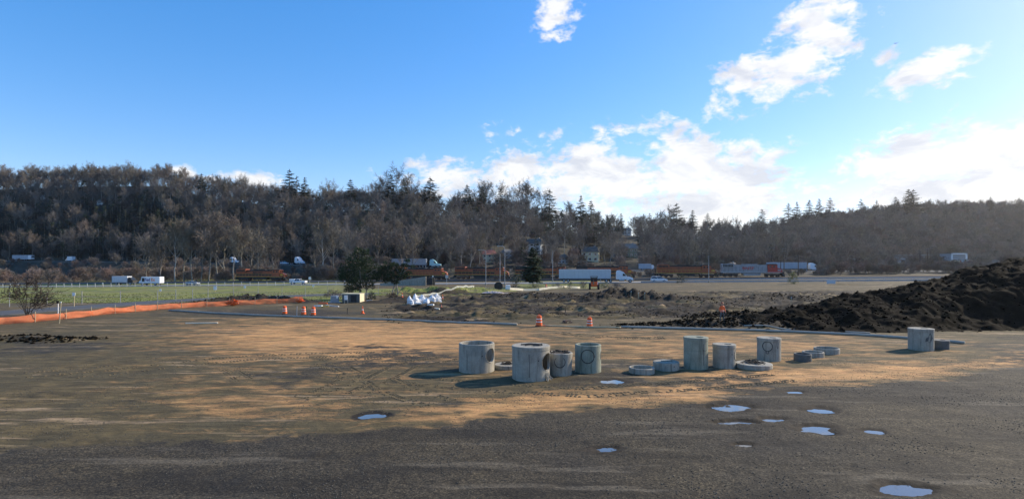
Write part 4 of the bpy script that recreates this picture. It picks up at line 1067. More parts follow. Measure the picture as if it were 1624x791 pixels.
pipe('grey pipe running from the yard centre to the concrete barrel by the soil heap', [(985, 520), (1090, 522), (1200, 525), (1320, 530), (1400, 534), (1450, 538), (1530, 545)], .115, M['hdpe'])
pipe('thin second grey pipe ending at the foot of the soil heap', [(1180, 521), (1290, 524.5), (1380, 529)], .07, M['hdpe'])
pipe('pale timber beam laid between the two striped drums', [(862, 517), (900, 518), (945, 519.5), (985, 520.5)], .08, M['wood'], 'beam')
g = G(320, 513); o = MB().box((0, 0, .06), (3.15, .16, .09), .03).build('plank', M['pale_wood'], None, (g.x, g.y, g.z)); o.rotation_euler = (0, 0, .10); tag(o, 'single long pale plank lying on bare dirt left of centre', 'plank')

# ------------------------------------------------------------------ traffic drums, cones, stakes
def drum(px, pyb, label, hgt=1.05):
    g = G(px, pyb); o = thing('traffic_drum', label, 'traffic drum', tuple(g), 0, 'orange and white traffic drums')
    prof = [(.29, .06), (.28, .3), (.262, .31), (.262, .55), (.245, .56), (.24, .78), (.222, .79), (.22, .95), (.15, .99), (0, .99)]
    MB().lathe(prof, 18).build('drum_body', M['orange'], o); MB().lathe([(.36, -.02), (.36, .05), (.30, .07), (.25, .07)], 18).build('rubber_base', M['tyre'], o)
    for za, zb, ra, rb in ((.38, .47, .270, .268), (.64, .72, .251, .249)):
        MB().lathe([(ra, za), (rb, zb)], 18).build('white_band', M['reflect'], o)
    MB().tube([(-.10, 0, .97), (-.07, 0, 1.07), (.07, 0, 1.07), (.10, 0, .97)], .018, 6).build('handle', M['orange'], o)
    o.scale = (hgt/1.05,)*3
    return o
drum(451.5, 498, 'orange striped drum at the left of three by the fence end')
drum(481.5, 499, 'middle orange striped drum of three by the fence end')
drum(497, 500, 'right hand orange striped drum of three by the fence end')
drum(855, 517.5, 'slim striped drum in shade at the end of the long pipe', 1.15)
drum(935, 518.5, 'upright striped drum at the right end of the pale timber beam')
drum(866, 457, 'far striped drum under the shaded conifer by the cream silt fence')
def cone(px, pyb, h, label):
    g = G(px, pyb); o = thing('traffic_cone', label, 'traffic cone', tuple(g), 0, 'orange traffic cones')
    MB().lathe([(.2*h, .03), (.13*h, .35*h), (.035*h, h), (0, h)], 14).build('cone_body', M['orange'], o); MB().box((0, 0, .02), (.5*h, .5*h, .05)).build('base', M['orange'], o)
    MB().lathe([(.118*h, .45*h), (.085*h, .65*h)], 14).build('white_band', M['reflect'], o); return o
cone(575, 497, .95, 'orange cone alone in the dirt below the pale container')
cone(575, 477, 1.2, 'tall orange cone standing against the right end of the pale container')
cone(702, 478, .9, 'orange cone at the right end of the pile of white bags')
cone(638, 476, .9, 'orange cone just left of the pile of white bags')
cone(700, 489, .4, 'tiny orange cone lying before the white bags')
for k, (px, pyb, h, m, lb) in enumerate([(470.5, 501, 1.15, 'galv', 'grey steel stake between the left and middle drums'), (487, 500, 1.1, 'leaf', 'greenish stake right of the middle drum'), (550.5, 498, .75, 'dark', 'short dark post beside the lone orange cone'),
        (1000.5, 477, 1.1, 'wood', 'first of three survey stakes on the dark bank'), (1013, 477, 1.1, 'wood', 'second of three survey stakes on the dark bank'), (1022, 477, 1.1, 'wood', 'third of three survey stakes on the dark bank'),
        (1254.5, 489, .9, 'wood', 'pale stake at the foot of the soil heap'), (897, 496, .7, 'dark', 'short dark post alone in the middle of the torn ground'), (94, 513, 2.3, 'wood', 'leaning pale stake holding the orange netting'), (770, 466, 1.3, 'wood', 'pale stake left of the tarp covered pile'), (749, 463, 1.1, 'wood', 'pale stake on the grassy bank')]):
    g = G(px, pyb); o = thing('stake', lb, 'stake', tuple(g)); MB().box((0, 0, h/2-.1), (.07, .05, h+.2), .2, .9).build('shaft', M[m], o)
    MB().box((0, -.01, h-.08), (.09, .07, .14), .2).build('painted_tip', M['reflect'] if m == 'wood' else M[m], o); o.rotation_euler = (0, [.05, -.04, .08][k % 3], 0)
g = G(900, 512); r_ = random.Random(2); mb = MB()
for k in range(7): mb.box((r_.uniform(-.4, .4), r_.uniform(-.2, .2), r_.uniform(.05, .25)), (r_.uniform(.2, .5), r_.uniform(.1, .3), r_.uniform(.05, .15)), r_.uniform(0, 3))
tag(mb.build('debris_heap', M['rust'], None, tuple(g)), 'small rusty debris heap on bare dirt near the striped drums', 'debris')

# ------------------------------------------------------------------ orange netting fence on the left
FP = [(-160, 536), (-60, 521.5), (0, 514), (45, 511), (90, 507), (130, 503), (160, 499.5), (215, 494), (250, 491), (280, 489), (320, 486.5), (360, 484.5), (420, 482), (480, 480)]
def net_fence():
    P = [G(*p) for p in FP]; out = []
    for a, b in zip(P, P[1:]):
        n = max(2, int((b-a).length/.35)); out += [a.lerp(b, i/n) for i in range(n)]
    out.append(P[-1]); o = thing('netting_fence', 'long sagging bright orange safety netting on posts along the left edge', 'fence', tuple(P[0])); L0 = P[0]
    rows = 7; vs = []; run = 0; r_ = random.Random(8)
    for i, p in enumerate(out):
        if i: run += (p-out[i-1]).length
        d = (out[min(i+1, len(out)-1)]-out[max(i-1, 0)]).normalized(); nr = Vector((d.y, -d.x, 0)); z = h1(p.x, p.y)
        sag = .82-.16*abs(math.sin(run*PI/4.6))**.8+.10*float(fbm(run*.7, 3.0, 3, 2)); sag *= 1.0
        for k in range(rows):
            f = k/(rows-1); q = p+nr*(.28*float(fbm(run*.9, f*2, 7, 3))+.12*math.sin(f*PI)); vs.append((q.x-L0.x, q.y-L0.y, z+.02+f*max(.5, sag)-L0.z))
    fs = [(i*rows+k, (i+1)*rows+k, (i+1)*rows+k+1, i*rows+k+1) for i in range(len(out)-1) for k in range(rows-1)]
    MB().add(vs, fs).build('netting', M['orange_net'], o, smooth=True)
    run = 0; nxt = 0
    for i, p in enumerate(out):
        if i: run += (p-out[i-1]).length
        if run >= nxt:
            nxt += 3.4; z = h1(p.x, p.y); MB().box((p.x-L0.x+.08, p.y-L0.y-.16, z+.52-L0.z), (.06, .06, 1.25), .3, .9).build('post', M['wood'], o)
net_fence()
for k, (px, pyb, w, lb) in enumerate([(370, 485, 1.5, 'crumpled bundle of red orange netting slumped on the fence'), (476, 481, 1.0, 'crumpled orange netting end by the drums')]):
    g = G(px, pyb); mb = MB(); r_ = random.Random(k+20); n = 60
    vs = []; 
    for i in range(9):
        for j in range(12):
            a = 2*PI*j/12; q = w*.5*math.sin(PI*(i+.5)/9)*(1+.5*r_.uniform(-1, 1)); vs.append((q*math.cos(a)*1.3, q*math.sin(a)*.5, .05+.9*(1-i/8)*(w/1.5)*(1+.25*r_.uniform(-1, 1))))
    mb.add(vs, [(i*12+j, i*12+(j+1) % 12, (i+1)*12+(j+1) % 12, (i+1)*12+j) for i in range(8) for j in range(12)])
    tag(mb.build('netting_bundle', M['orange'], None, tuple(g)), lb, 'netting')
def silt_fence(pts, label, hgt):
    P = [G(*p) for p in pts]; out = []
    for a, b in zip(P, P[1:]):
        n = max(2, int((b-a).length/1.0)); out += [a.lerp(b, i/n) for i in range(n)]
    out.append(P[-1]); o = thing('silt_fence', label, 'silt fence', tuple(P[0])); L0 = P[0]; vs = []
    for i, p in enumerate(out):
        z = h1(p.x, p.y)
        for k in range(3): vs.append((p.x-L0.x, p.y-L0.y+.15*float(fbm(i*.5, k*1.0, 4, 2)), z+hgt*(k/2)*(1+.15*float(fbm(i*.3, 0., 5, 2)))-L0.z))
    MB().add(vs, [(i*3+k, (i+1)*3+k, (i+1)*3+k+1, i*3+k+1) for i in range(len(out)-1) for k in (0, 1)]).build('fabric', M['silt'], o)
    for i in range(0, len(out), 3):
        p = out[i]; MB().box((p.x-L0.x, p.y-L0.y+.06, h1(p.x, p.y)+hgt*.5-L0.z), (.05, .05, hgt*1.25), .3).build('post', M['wood'], o)
silt_fence([(660, 470.5), (690, 467.5), (720, 465.5), (752, 463)], 'low cream silt fence below the grassy bank, left stretch', .42)
silt_fence([(806, 459.5), (830, 461), (855, 460.5), (872, 458), (895, 456), (920, 457.5)], 'bright cream silt fence winding under the shaded conifer', .55)

# ------------------------------------------------------------------ locomotives
def wheelset(mb, x, y0, r, w, seg=14): mb.cyl((x, y0-w/2, r), (x, y0+w/2, r), r, seg=seg)
def locomotive(label, loc, rz, body, nose, band, letters, lcol, style=0, dirty=False):
    o = thing('locomotive', label, 'locomotive', loc, rz, 'diesel locomotives coupled along the railway' if style != 2 else None)
    L = 22.3
    MB().box((0, 0, 1.50), (21.2, 3.0, .32)).box((10.3, 0, 1.05), (.5, 2.7, .9)).box((-10.3, 0, 1.05), (.5, 2.7, .9)).build('underframe', M['dark'], o)
    MB().prism([(-2.8, .55), (2.8, .55), (3.0, 1.0), (2.9, 1.34), (-2.9, 1.34), (-3.0, 1.0)], -1.35, 1.35).build('fuel_tank', M['dark'] if style != 2 else M['loco_grey'], o)
    for s in (-1, 1):
        b = MB().box((s*7.1, 0, .98), (4.9, 2.5, .34)).box((s*7.1, 1.28, .78), (4.6, .14, .40)).box((s*7.1, -1.28, .78), (4.6, .14, .40))
        for q in (-1.9, 0, 1.9): b.box((s*7.1+q, -1.33, .62), (.5, .2, .5)).box((s*7.1+q, 1.33, .62), (.5, .2, .5))
        bg_ = b.build('bogie', M['dark'] if not dirty else M['rust'], o)
        for q in (-1.9, 0, 1.9):
            m = MB(); [m.cyl((s*7.1+q, y-.07, .53), (s*7.1+q, y+.07, .53), .53, seg=16) for y in (-.78, .78)]; m.cyl((s*7.1+q, -.8, .53), (s*7.1+q, .8, .53), .1, seg=8); m.build('wheel', M['rust'], bg_)
    MB().box((-2.5, 0, 2.75), (15.6, 1.9, 2.2)).build('long_hood', M[body], o, bevel=.06)
    MB().box((-2.5, 0, 2.42), (15.62, 1.94, .55)).build('hood_band', M[band], o)
    MB().prism([(-10.3, 3.85), (-10.3, 4.25), (-9.9, 4.35), (5.2, 4.35), (5.3, 3.85)], -.98, .98).build('hood_roof', M['black_roof'] if style != 2 else M['loco_grey'], o)
    MB().prism([(-10.2, 3.35), (-10.2, 4.55), (-9.9, 4.68), (-6.3, 4.68), (-6.0, 4.45), (-6.0, 3.7), (-6.3, 3.35)], -1.5, 1.5).build('radiator', M[body] if style != 1 else M['dark'], o)
    rg = MB()
    for k in range(7): rg.box((-9.7+k*.5, -1.51, 4.02), (.38, .04, .8)).box((-9.7+k*.5, 1.51, 4.02), (.38, .04, .8))
    rg.build('radiator_grille', M['black_roof'], o)
    MB().box((-.6, 0, 4.42), (5.0, 1.5, .34)).build('brake_housing', M[body] if style == 2 else M['black_roof'], o, bevel=.05)
    for x in (-9.2, -7.1, -2.0, .6): MB().cyl((x, 0, 4.55), (x, 0, 4.78 if x < -5 else 4.66), .62, seg=16).build('roof_fan', M['dark'], o)
    MB().box((3.2, 0, 4.5), (.9, .5, .35)).build('exhaust_stack', M['dark'], o)
    dr = MB()
    for k in range(11): dr.box((-9.2+k*1.28, -.965, 2.95), (.05, .03, 1.6)).box((-9.2+k*1.28, .965, 2.95), (.05, .03, 1.6))
    dr.build('hood_door_seams', M['black_roof'], o)
    MB().prism([(5.3, 1.66), (5.3, 4.35), (5.6, 4.62), (8.1, 4.62), (8.5, 4.35), (8.55, 3.3), (8.55, 1.66)], -1.5, 1.5).build('cab', M[nose], o)
    MB().prism([(5.2, 4.36), (5.55, 4.66), (8.15, 4.66), (8.62, 4.36), (8.5, 4.30), (5.3, 4.30)], -1.56, 1.56).build('cab_roof', M['black_roof'], o)
    for x, w in ((6.15, .7), (7.35, .8)):
        MB().box((x, -1.505, 3.72), (w, .04, .62)).box((x, 1.505, 3.72), (w, .04, .62)).build('cab_window', M['glass'], o)
    MB().box((8.56, -.7, 3.75), (.05, .9, .55)).box((8.56, .7, 3.75), (.05, .9, .55)).build('windscreen', M['glass'], o)
    MB().prism([(8.55, 1.66), (8.55, 3.28), (9.7, 3.02), (10.35, 2.45), (10.4, 1.66)], -1.25, 1.25, inset=[0, .05, .18, .28, .22]).build('nose', M[nose], o)
    MB().box((9.2, -1.262, 2.45), (1.1, .03, .5)).box((9.2, 1.262, 2.45), (1.1, .03, .5)).build('nose_band', M['yellow'] if style != 2 else M['loco_grey'], o)
    MB().box((10.43, 0, 2.6), (.1, .5, .22)).build('headlight', M['reflect'], o)
    MB().prism([(10.45, .25), (10.45, 1.3), (11.0, .9), (11.1, .25)], -1.3, 1.3).build('snow_plough', M['dark'], o)
    for s in (-1, 1): MB().box((s*10.95, 0, .95), (.7, .28, .3)).build('coupler', M['dark'], o)
    for y in (-1.46, 1.46):
        h = MB().tube([(-10.3, y, 2.72), (5.2, y, 2.72)], .025, 4)
        for k in range(12): h.tube([(-10.3+k*1.4, y, 1.6), (-10.3+k*1.4, y, 2.72)], .022, 4)
        h.tube([(8.7, y, 2.6), (10.4, y*.95, 2.6)], .025, 4); h.tube([(10.4, y*.95, .6), (10.4, y*.95, 2.6)], .025, 4)
        h.build('handrail', M['galv'] if style == 2 else M['yellow'], o)
    MB().box((-.5, -1.50, 1.62), (20.6, .04, .10)).box((-.5, 1.50, 1.62), (20.6, .04, .10)).build('sill_stripe', M['yellow'] if style != 2 else M['reflect'], o)
    if letters:
        text_obj('lettering', letters, 1.45, M[lcol], o, (-1.2, -1.0, 3.02), bold=.02, sx=1.25)
    return o
ra = math.atan(-0.14)
def loco_at(pxc, *a, **k):
    Y = 215/(1+.14*(pxc-CX)/F); x = (pxc-CX)/F*Y
    return locomotive(a[0], (x, Y, float(baseH(x, Y))+.70), ra, *a[1:], **k)
loco_at(415, 'orange locomotive standing alone on the left, dark roof and dark lettering', 'orange_loco', 'orange_loco', 'dark', 'BNSF', 'ink')
loco_at(668, 'orange locomotive below the pale blue highway truck, partly behind a small pine', 'orange_loco', 'orange_loco', 'orange_loco', None, 'ink')
loco_at(764, 'sooty dark orange locomotive behind the three thin light poles', 'orange_loco', 'orange_loco', 'dark', 'BNSF', 'ink', dirty=True)
loco_at(861, 'orange locomotive hidden for the most part by the rounded dark conifer', 'orange_loco', 'orange_loco', 'dark', None, 'ink', style=1)
loco_at(958, 'orange locomotive standing behind the white semi trailer', 'orange_loco', 'orange_loco', 'dark', None, 'ink', style=1, dirty=True)
loco_at(1088, 'orange locomotive coupled behind the silver and red one', 'orange_loco', 'orange_loco', 'orange_loco', None, 'ink')
loco_at(1191, 'silver locomotive with a dark red cab and nose and red side lettering', 'loco_grey', 'red_loco', 'loco_grey', 'BNSF', 'red_ink', style=2)

# ------------------------------------------------------------------ road vehicles (built along +x, facing +x)
def wheel(o, x, y, r, w=.26, name='wheel'):
    wh = MB().cyl((x, y-w/2, r), (x, y+w/2, r), r, seg=18).build(name, M['tyre'], o)
    sgn = -1 if y < 0 else 1
    MB().cyl((x, y+sgn*w*.5, r), (x, y+sgn*(w*.5+.02), r), r*.58, seg=14).build('rim', M['galv'], wh); return wh
def car(label, cat, loc, rz, kind, paint, group=None):
    o = thing({'sedan': 'parked_car', 'van': 'minivan', 'pickup': 'pickup_truck', 'suv': 'parked_car'}[kind], label, cat, loc, rz, group)
    if kind == 'sedan':
        L, Wd, low, gh = 4.7, 1.8, [(-2.35, .35), (-2.35, .85), (-2.15, 1.0), (-1.45, 1.03), (.95, .98), (2.05, .84), (2.33, .66), (2.35, .35)], [(-1.75, 1.0), (-1.05, 1.42), (.15, 1.44), (1.15, .96)]
    elif kind == 'van':
        L, Wd, low, gh = 5.0, 1.95, [(-2.5, .38), (-2.52, .95), (-2.45, 1.15), (1.35, 1.12), (2.2, .92), (2.5, .72), (2.52, .38)], [(-2.42, 1.12), (-2.15, 1.74), (.35, 1.76), (1.55, 1.10)]
    elif kind == 'suv':
        L, Wd, low, gh = 4.7, 1.9, [(-2.35, .4), (-2.37, 1.0), (1.1, 1.08), (2.2, .98), (2.35, .75), (2.35, .4)], [(-2.3, 1.05), (-2.05, 1.7), (.2, 1.72), (1.1, 1.05)]
    else:
        L, Wd, low, gh = 5.7, 2.0, [(-2.85, .5), (-2.87, 1.18), (-.9, 1.18), (1.3, 1.16), (2.6, 1.06), (2.85, .85), (2.85, .5)], [(-.95, 1.15), (-.75, 1.82), (.6, 1.84), (1.45, 1.13)]
    r = .33 if kind in ('sedan', 'suv', 'van') else .38
    n = len(low); ins = [.05 if p[1] < .5 or p[1] > .9 else 0 for p in low]
    MB().prism(low, -Wd/2, Wd/2, inset=ins).build('body', M[paint], o, bevel=.05)
    MB().prism(gh, -Wd/2+.06, Wd/2-.06, inset=[.02, .2, .2, .05]).build('glazing', M['glass'], o)
    a, b = gh[1], gh[2]
    MB().prism([(a[0]-.08, a[1]-.03), (a[0]+.02, a[1]+.03), (b[0]-.02, b[1]+.03), (b[0]+.1, b[1]-.05)], -Wd/2+.22, Wd/2-.22).build('roof', M[paint], o)
    for k, f in enumerate((0, .5, 1.0)):
        p0 = Vector((gh[0][0]*(1-f)+gh[3][0]*f, 0, gh[0][1]-.02)); p1 = Vector((a[0]*(1-f)+b[0]*f, 0, a[1]))
        for sg in (-1, 1): MB().tube([p0+Vector((0, sg*(Wd/2-.06), 0)), p1+Vector((0, sg*(Wd/2-.25), 0))], .04, 4).build('pillar', M[paint], o)
    xs = (-L/2+.95, L/2-.95)
    for x in xs:
        for sg in (-1, 1): wheel(o, x, sg*(Wd/2-.1), r, .22)
    for sg in (-1, 1):
        MB().box((L/2-.06, sg*(Wd/2-.28), .75), (.12, .34, .16)).build('headlight', M['reflect'], o)
        MB().box((-L/2+.02, sg*(Wd/2-.2), .88), (.08, .22, .2)).build('tail_light', M['red_wall'], o)
    if kind == 'pickup': MB().box((-1.9, 0, 1.21), (1.85, 1.7, .04)).box((-2.86, 0, 1.0), (.05, 1.7, .5)).build('cargo_bed', M['white'], o)
    return o
def tractor(o, paint, x0=0.0, lit='white', chassis=True):
    """cab with sleeper fairing, nose at +x"""
    MB().prism([(x0+.2, 1.0), (x0+.2, 3.1), (x0+.5, 3.75), (x0+1.4, 3.85), (x0+2.5, 3.25), (x0+3.3, 2.35), (x0+3.45, 1.9), (x0+3.45, 1.0)], -1.2, 1.2, inset=[0, .05, .2, .25, .2, .12, .05, 0]).build('cab', M[paint], o)
    MB().prism([(x0+3.4, .75), (x0+3.4, 1.95), (x0+4.6, 1.75), (x0+5.35, 1.45), (x0+5.5, .75)], -1.05, 1.05, inset=[0, .06, .15, .25, .1]).build('hood', M[paint], o)
    MB().add([(x0+2.62, -.95, 3.12), (x0+3.36, -1.04, 2.22), (x0+3.36, 1.04, 2.22), (x0+2.62, .95, 3.12)], [(0, 1, 2, 3)]).build('windscreen', M['glass'], o)
    for sg in (-1, 1):
        MB().prism([(x0+2.2, 2.05), (x0+2.25, 2.8), (x0+2.6, 2.8), (x0+3.2, 2.1)], sg*1.16-.03, sg*1.16+.03).build('side_window', M['glass'], o)
        MB().cyl((x0+1.1, sg*.95, .75), (x0+2.7, sg*.95, .75), .32, seg=12).build('fuel_tank', M['galv'], o)
        MB().box((x0+3.0, sg*1.35, 2.5), (.1, .2, .5)).build('mirror', M['dark'], o)
        MB().box((x0+5.4, sg*.85, 1.15), (.12, .3, .2)).build('headlight', M['reflect'], o)
    MB().box((x0+5.55, 0, .62), (.15, 2.3, .35)).build('bumper', M['galv'], o)
    MB().box((x0-.4, 0, .85), (8.2 if chassis else 6, .8, .25)).build('chassis', M['dark'], o)
    for x in (x0+4.55,)+((x0-1.6, x0-2.9) if chassis else ()):
        for sg in (-1, 1): wheel(o, x, sg*1.05, .5, .3)
def trailer(o, paint, x1, L=16.1, end=None, z1=4.1):
    """box from x1 back to x1-L"""
    MB().box((x1-L/2, 0, (1.15+z1)/2), (L, 2.6, z1-1.15)).build('trailer_box', M[paint], o, bevel=.04)
    MB().box((x1-L/2, 0, 1.08), (L-.4, 1.2, .16)).build('trailer_frame', M['dark'], o)
    rb = MB()
    for k in range(int(L/1.2)): rb.box((x1-.6-k*1.2, -1.312, (1.2+z1)/2), (.04, .02, z1-1.35)).box((x1-.6-k*1.2, 1.312, (1.2+z1)/2), (.04, .02, z1-1.35))
    rb.build('panel_seam', M['trailer_grey'] if paint != 'trailer_grey' else M['galv'], o)
    MB().box((x1-L/2, -1.31, 1.25), (L, .04, .12)).box((x1-L/2, 1.31, 1.25), (L, .04, .12)).build('side_rail', M['galv'], o)
    for x in (x1-L+1.6, x1-L+2.9):
        for sg in (-1, 1): wheel(o, x, sg*1.05, .5, .3)
    for sg in (-1, 1): MB().box((x1-3.2, sg*.6, .6), (.15, .15, 1.0)).build('landing_leg', M['galv'], o)
    if end: MB().box((x1+.02, 0, (1.15+z1)/2), (.04, 2.5, z1-1.3)).build('lit_end_panel', M[end], o)  # end face painted paler to stand for the sun on it
rs = math.atan(-0.12)
def on_street(px, dy=0.0):
    t_ = (px-CX)/F; Y = (187+dy)/(1+.12*t_); x = t_*Y; return (x, Y, float(baseH(x, Y))+.15)
o = thing('semi_truck', 'white semi truck with a long plain trailer on the street behind the yard', 'semi truck', on_street(968, -2.2), rs)
tractor(o, 'white', 1.6); trailer(o, 'trailer', 0.1, 16.4)
car('white minivan on the street right of the semi truck', 'minivan', on_street(1045, -2.5), rs, 'van', 'white')
car('silver sedan on the street left of the orange locomotive', 'car', on_street(305, 2), rs, 'sedan', 'silver')
o = car('white pickup on the street below the nose of the lone orange locomotive', 'pickup truck', on_street(473, 2), rs+PI, 'pickup', 'white')
MB().box((1.9, 0, 1.5), (1.9, 1.8, .6)).build('canopy', M['white'], o)
# parcel step van facing left
o = thing('delivery_van', 'white parcel delivery step van with blue and orange lettering', 'delivery van', on_street(240.5, 1.5), rs+PI)
MB().prism([(-4.0, .75), (-4.0, 3.0), (-3.9, 3.08), (2.9, 3.08), (3.15, 2.9), (3.3, 1.75), (3.9, 1.55), (4.05, 1.2), (4.05, .75)], -1.15, 1.15).build('body', M['white'], o, bevel=.05)
MB().add([(3.16, -1.0, 2.85), (3.31, -1.05, 1.8), (3.31, 1.05, 1.8), (3.16, 1.0, 2.85)], [(3, 2, 1, 0)]).build('windscreen', M['glass'], o)
for sg in (-1, 1):
    MB().box((2.4, sg*1.155, 2.0), (1.0, .03, 1.3)).build('door_opening', M['dark'], o)
    for x in (2.7, -2.3): wheel(o, x, sg*1.0, .42, .28)
    MB().box((4.06, sg*.85, 1.1), (.04, .25, .2)).build('headlight', M['reflect'], o)
MB().box((-4.02, 0, 1.9), (.04, 2.1, 2.1)).build('rear_door', M['white'], o)
MB().box((0, 0, .68), (7.6, 1.9, .22)).build('chassis', M['dark'], o)
for sg, rr in ((1, (PI/2, 0, PI)), (-1, (PI/2, 0, 0))):
    text_obj('lettering', 'Fed', 1.5, M['purple'], o, (.75 if sg > 0 else -.35, sg*1.17, 2.0), rr, bold=.03)
    text_obj('lettering', 'Ex', 1.5, M['orange_ink'], o, (-1.45 if sg > 0 else 1.75, sg*1.17, 2.0), rr, bold=.03)
# box truck behind
o = thing('box_truck', 'white box truck with a dark cab left of the parcel van', 'box truck', on_street(198, 9), rs)
MB().box((-1.2, 0, 2.1), (6.3, 2.4, 2.3)).build('cargo_box', M['trailer'], o, bevel=.04)
MB().prism([(2.1, .7), (2.1, 2.7), (2.6, 2.85), (3.2, 2.75), (3.7, 1.9), (4.1, 1.7), (4.15, .7)], -1.05, 1.05).build('cab', M['dark'], o)
MB().add([(3.25, -.9, 2.68), (3.68, -.95, 1.95), (3.68, .95, 1.95), (3.25, .9, 2.68)], [(0, 1, 2, 3)]).build('windscreen', M['glass'], o)
rb = MB(); [rb.box((-4.1+k*.8, -1.212, 2.1), (.04, .02, 2.1)) for k in range(8)]; rb.build('panel_seam', M['trailer_grey'], o)
MB().box((-.2, 0, .8), (8, .9, .25)).build('chassis', M['dark'], o)
for x in (3.1, -2.6):
    for sg in (-1, 1): wheel(o, x, sg*.98, .45, .28)

def on_hwy(px, off=0): 
    p = hwy(px, off); q = hwy(px+8, off); return (p.x, p.y, p.z+.02), math.atan2(q.y-p.y, q.x-p.x)
L_, r_z = on_hwy(676, -1); o = thing('semi_truck', 'pale teal highway semi with a grey trailer above the orange engine', 'semi truck', L_, r_z); tractor(o, 'teal', 1.6); trailer(o, 'trailer_grey', .1, 16.2)
L_, r_z = on_hwy(1277, -1); o = thing('semi_truck', 'distant grey trailer and white tractor right of the utility poles', 'semi truck', L_, r_z); tractor(o, 'white', 1.6); trailer(o, 'trailer_grey', .1, 17.5)
L_, r_z = on_hwy(470, -1.5); o = thing('truck_tractor', 'white truck tractor without trailer high on the road above the first engine', 'truck', L_, r_z); tractor(o, 'white', 0); o.scale = (1.15,)*3
L_, r_z = on_hwy(451, -1.5); car('white car just behind the lone truck tractor', 'car', L_, r_z, 'suv', 'white')
L_, r_z = on_hwy(1026, 0); o = thing('box_truck', 'small dark box truck with pale cab right of the semi, up on the highway', 'box truck', L_, r_z)
MB().box((-1.0, 0, 2.0), (5.6, 2.4, 2.4)).build('cargo_box', M['trailer_grey'], o, bevel=.04); MB().prism([(1.9, .6), (1.9, 2.6), (2.8, 2.6), (3.4, 1.7), (3.9, 1.5), (3.9, .6)], -1.05, 1.05).build('cab', M['white'], o)
MB().add([(2.83, -.9, 2.5), (3.36, -.95, 1.76), (3.36, .95, 1.76), (2.83, .9, 2.5)], [(0, 1, 2, 3)]).build('windscreen', M['glass'], o)
for x in (2.9, -2.3):
    for sg in (-1, 1): wheel(o, x, sg*.98, .45, .28)
L_, r_z = on_hwy(47, 0); o = thing('semi_truck', 'dark trailer with its sunlit end painted white at the far left of the highway', 'semi truck', L_, r_z); trailer(o, 'trailer_grey', 0, 12, end='white'); MB().box((1.2, 0, 2.6), (2.4, 2.5, 2.8)).build('cab', M['white'], o, bevel=.1); MB().box((2.42, 0, 3.0), (.05, 2.1, .9)).build('windscreen', M['glass'], o)
L_, r_z = on_hwy(113, 0); o = thing('box_truck', 'little white box truck among the shrubs on the far left highway', 'box truck', L_, r_z); MB().box((0, 0, 2.0), (4.4, 2.3, 2.7)).build('cargo_box', M['white'], o, bevel=.05); MB().prism([(-3.9, .5), (-3.9, 1.3), (-3.3, 1.5), (-2.8, 2.3), (-2.3, 2.3), (-2.3, .5)], -1.0, 1.0).build('cab', M['silver'], o)
for x in (-3.0, 1.4):
    for sg in (-1, 1): wheel(o, x, sg*.95, .42, .26)
L_, r_z = on_hwy(367, -1); o = thing('truck_tractor', 'white and green truck tractor behind bare trees left of the first engine', 'truck', L_, r_z); tractor(o, 'white', 0); MB().box((1.0, -1.22, 2.3), (1.0, .03, 1.6)).build('green_panel', M['leaf'], o)
L_, r_z = on_hwy(521, -1); o = thing('truck_tractor', 'grey truck half hidden in shrubs left of the big pine', 'truck', L_, r_z); tractor(o, 'trailer_grey', 0)

# ------------------------------------------------------------------ street fence, guardrails, poles, signs
def post_fence(label, pts, gap, h, rails, m, pw=.09, cat='fence', name='roadside_fence', rr=.035, zoff=0.0):
    P = [Vector((x, y, 0)) for x, y in pts]; o = thing(name, label, cat, (P[0].x, P[0].y, 0)); O = P[0]; mb = [MB() for _ in rails]
    for a, b in zip(P, P[1:]):
        n = max(1, round((b-a).length/gap))
        for i in range(n+1):
            p = a.lerp(b, i/n); z = float(baseH(p.x, p.y))+zoff
            if i < n or b is P[-1]: MB().box((p.x-O.x, p.y-O.y, z+h/2-.1), (pw, pw, h+.2)).build('post', m, o)
            if i < n:
                q = a.lerp(b, (i+1)/n); zq = float(baseH(q.x, q.y))+zoff
                for k, rh in enumerate(rails): mb[k].tube([(p.x-O.x, p.y-O.y-.06, z+rh), (q.x-O.x, q.y-O.y-.06, zq+rh)], rr, 4)
    for x in mb: x.build('fence_rail', m, o)
    return o
post_fence('row of pale posts with rails along the left side of the street', [(-190, street(-190)-7), (-100, street(-100)-7), (-52, street(-52)-7)], 3.05, 1.35, (.35, 1.25), M['galv'], .13)
g_ = [G(15, 486.5), G(130, 482), G(250, 480), G(330, 474), G(520, 470), G(600, 469)]
post_fence('chain link fence of thin posts crossing the grass on the left', [(p.x, p.y) for p in g_], 4.4, 2.1, (.08, 1.1, 2.05), M['steel'], .07, name='chain_link_fence', rr=.012)
def guardrail(label, x0, x1, dy, h=.75):
    o = thing('guardrail', label, 'guardrail', (x0, street(x0)+dy, 0)); n = int((x1-x0)/4); vs = []
    for i in range(n+1):
        x = x0+(x1-x0)*i/n; y = street(x)+dy; z = float(baseH(x, y)); MB().box((x-x0, y-o.location.y+.12, z+h/2-.1), (.14, .14, h+.1)).build('post', M['steel'], o)
        vs += [(x-x0, y-o.location.y, z+h-.32), (x-x0, y-o.location.y-.05, z+h-.24), (x-x0, y-o.location.y+.02, z+h-.16), (x-x0, y-o.location.y-.05, z+h-.08), (x-x0, y-o.location.y, z+h)]
    MB().add(vs, [(i*5+k, i*5+k+5, i*5+k+6, i*5+k+1) for i in range(n) for k in range(4)]).build('rail_beam', M['galv'], o)
guardrail('long pale guardrail along the right part of the street', 56, 175, 6)
guardrail('guardrail on the near kerb from the minivan to the soil heap', 40, 150, -6.5, .55)
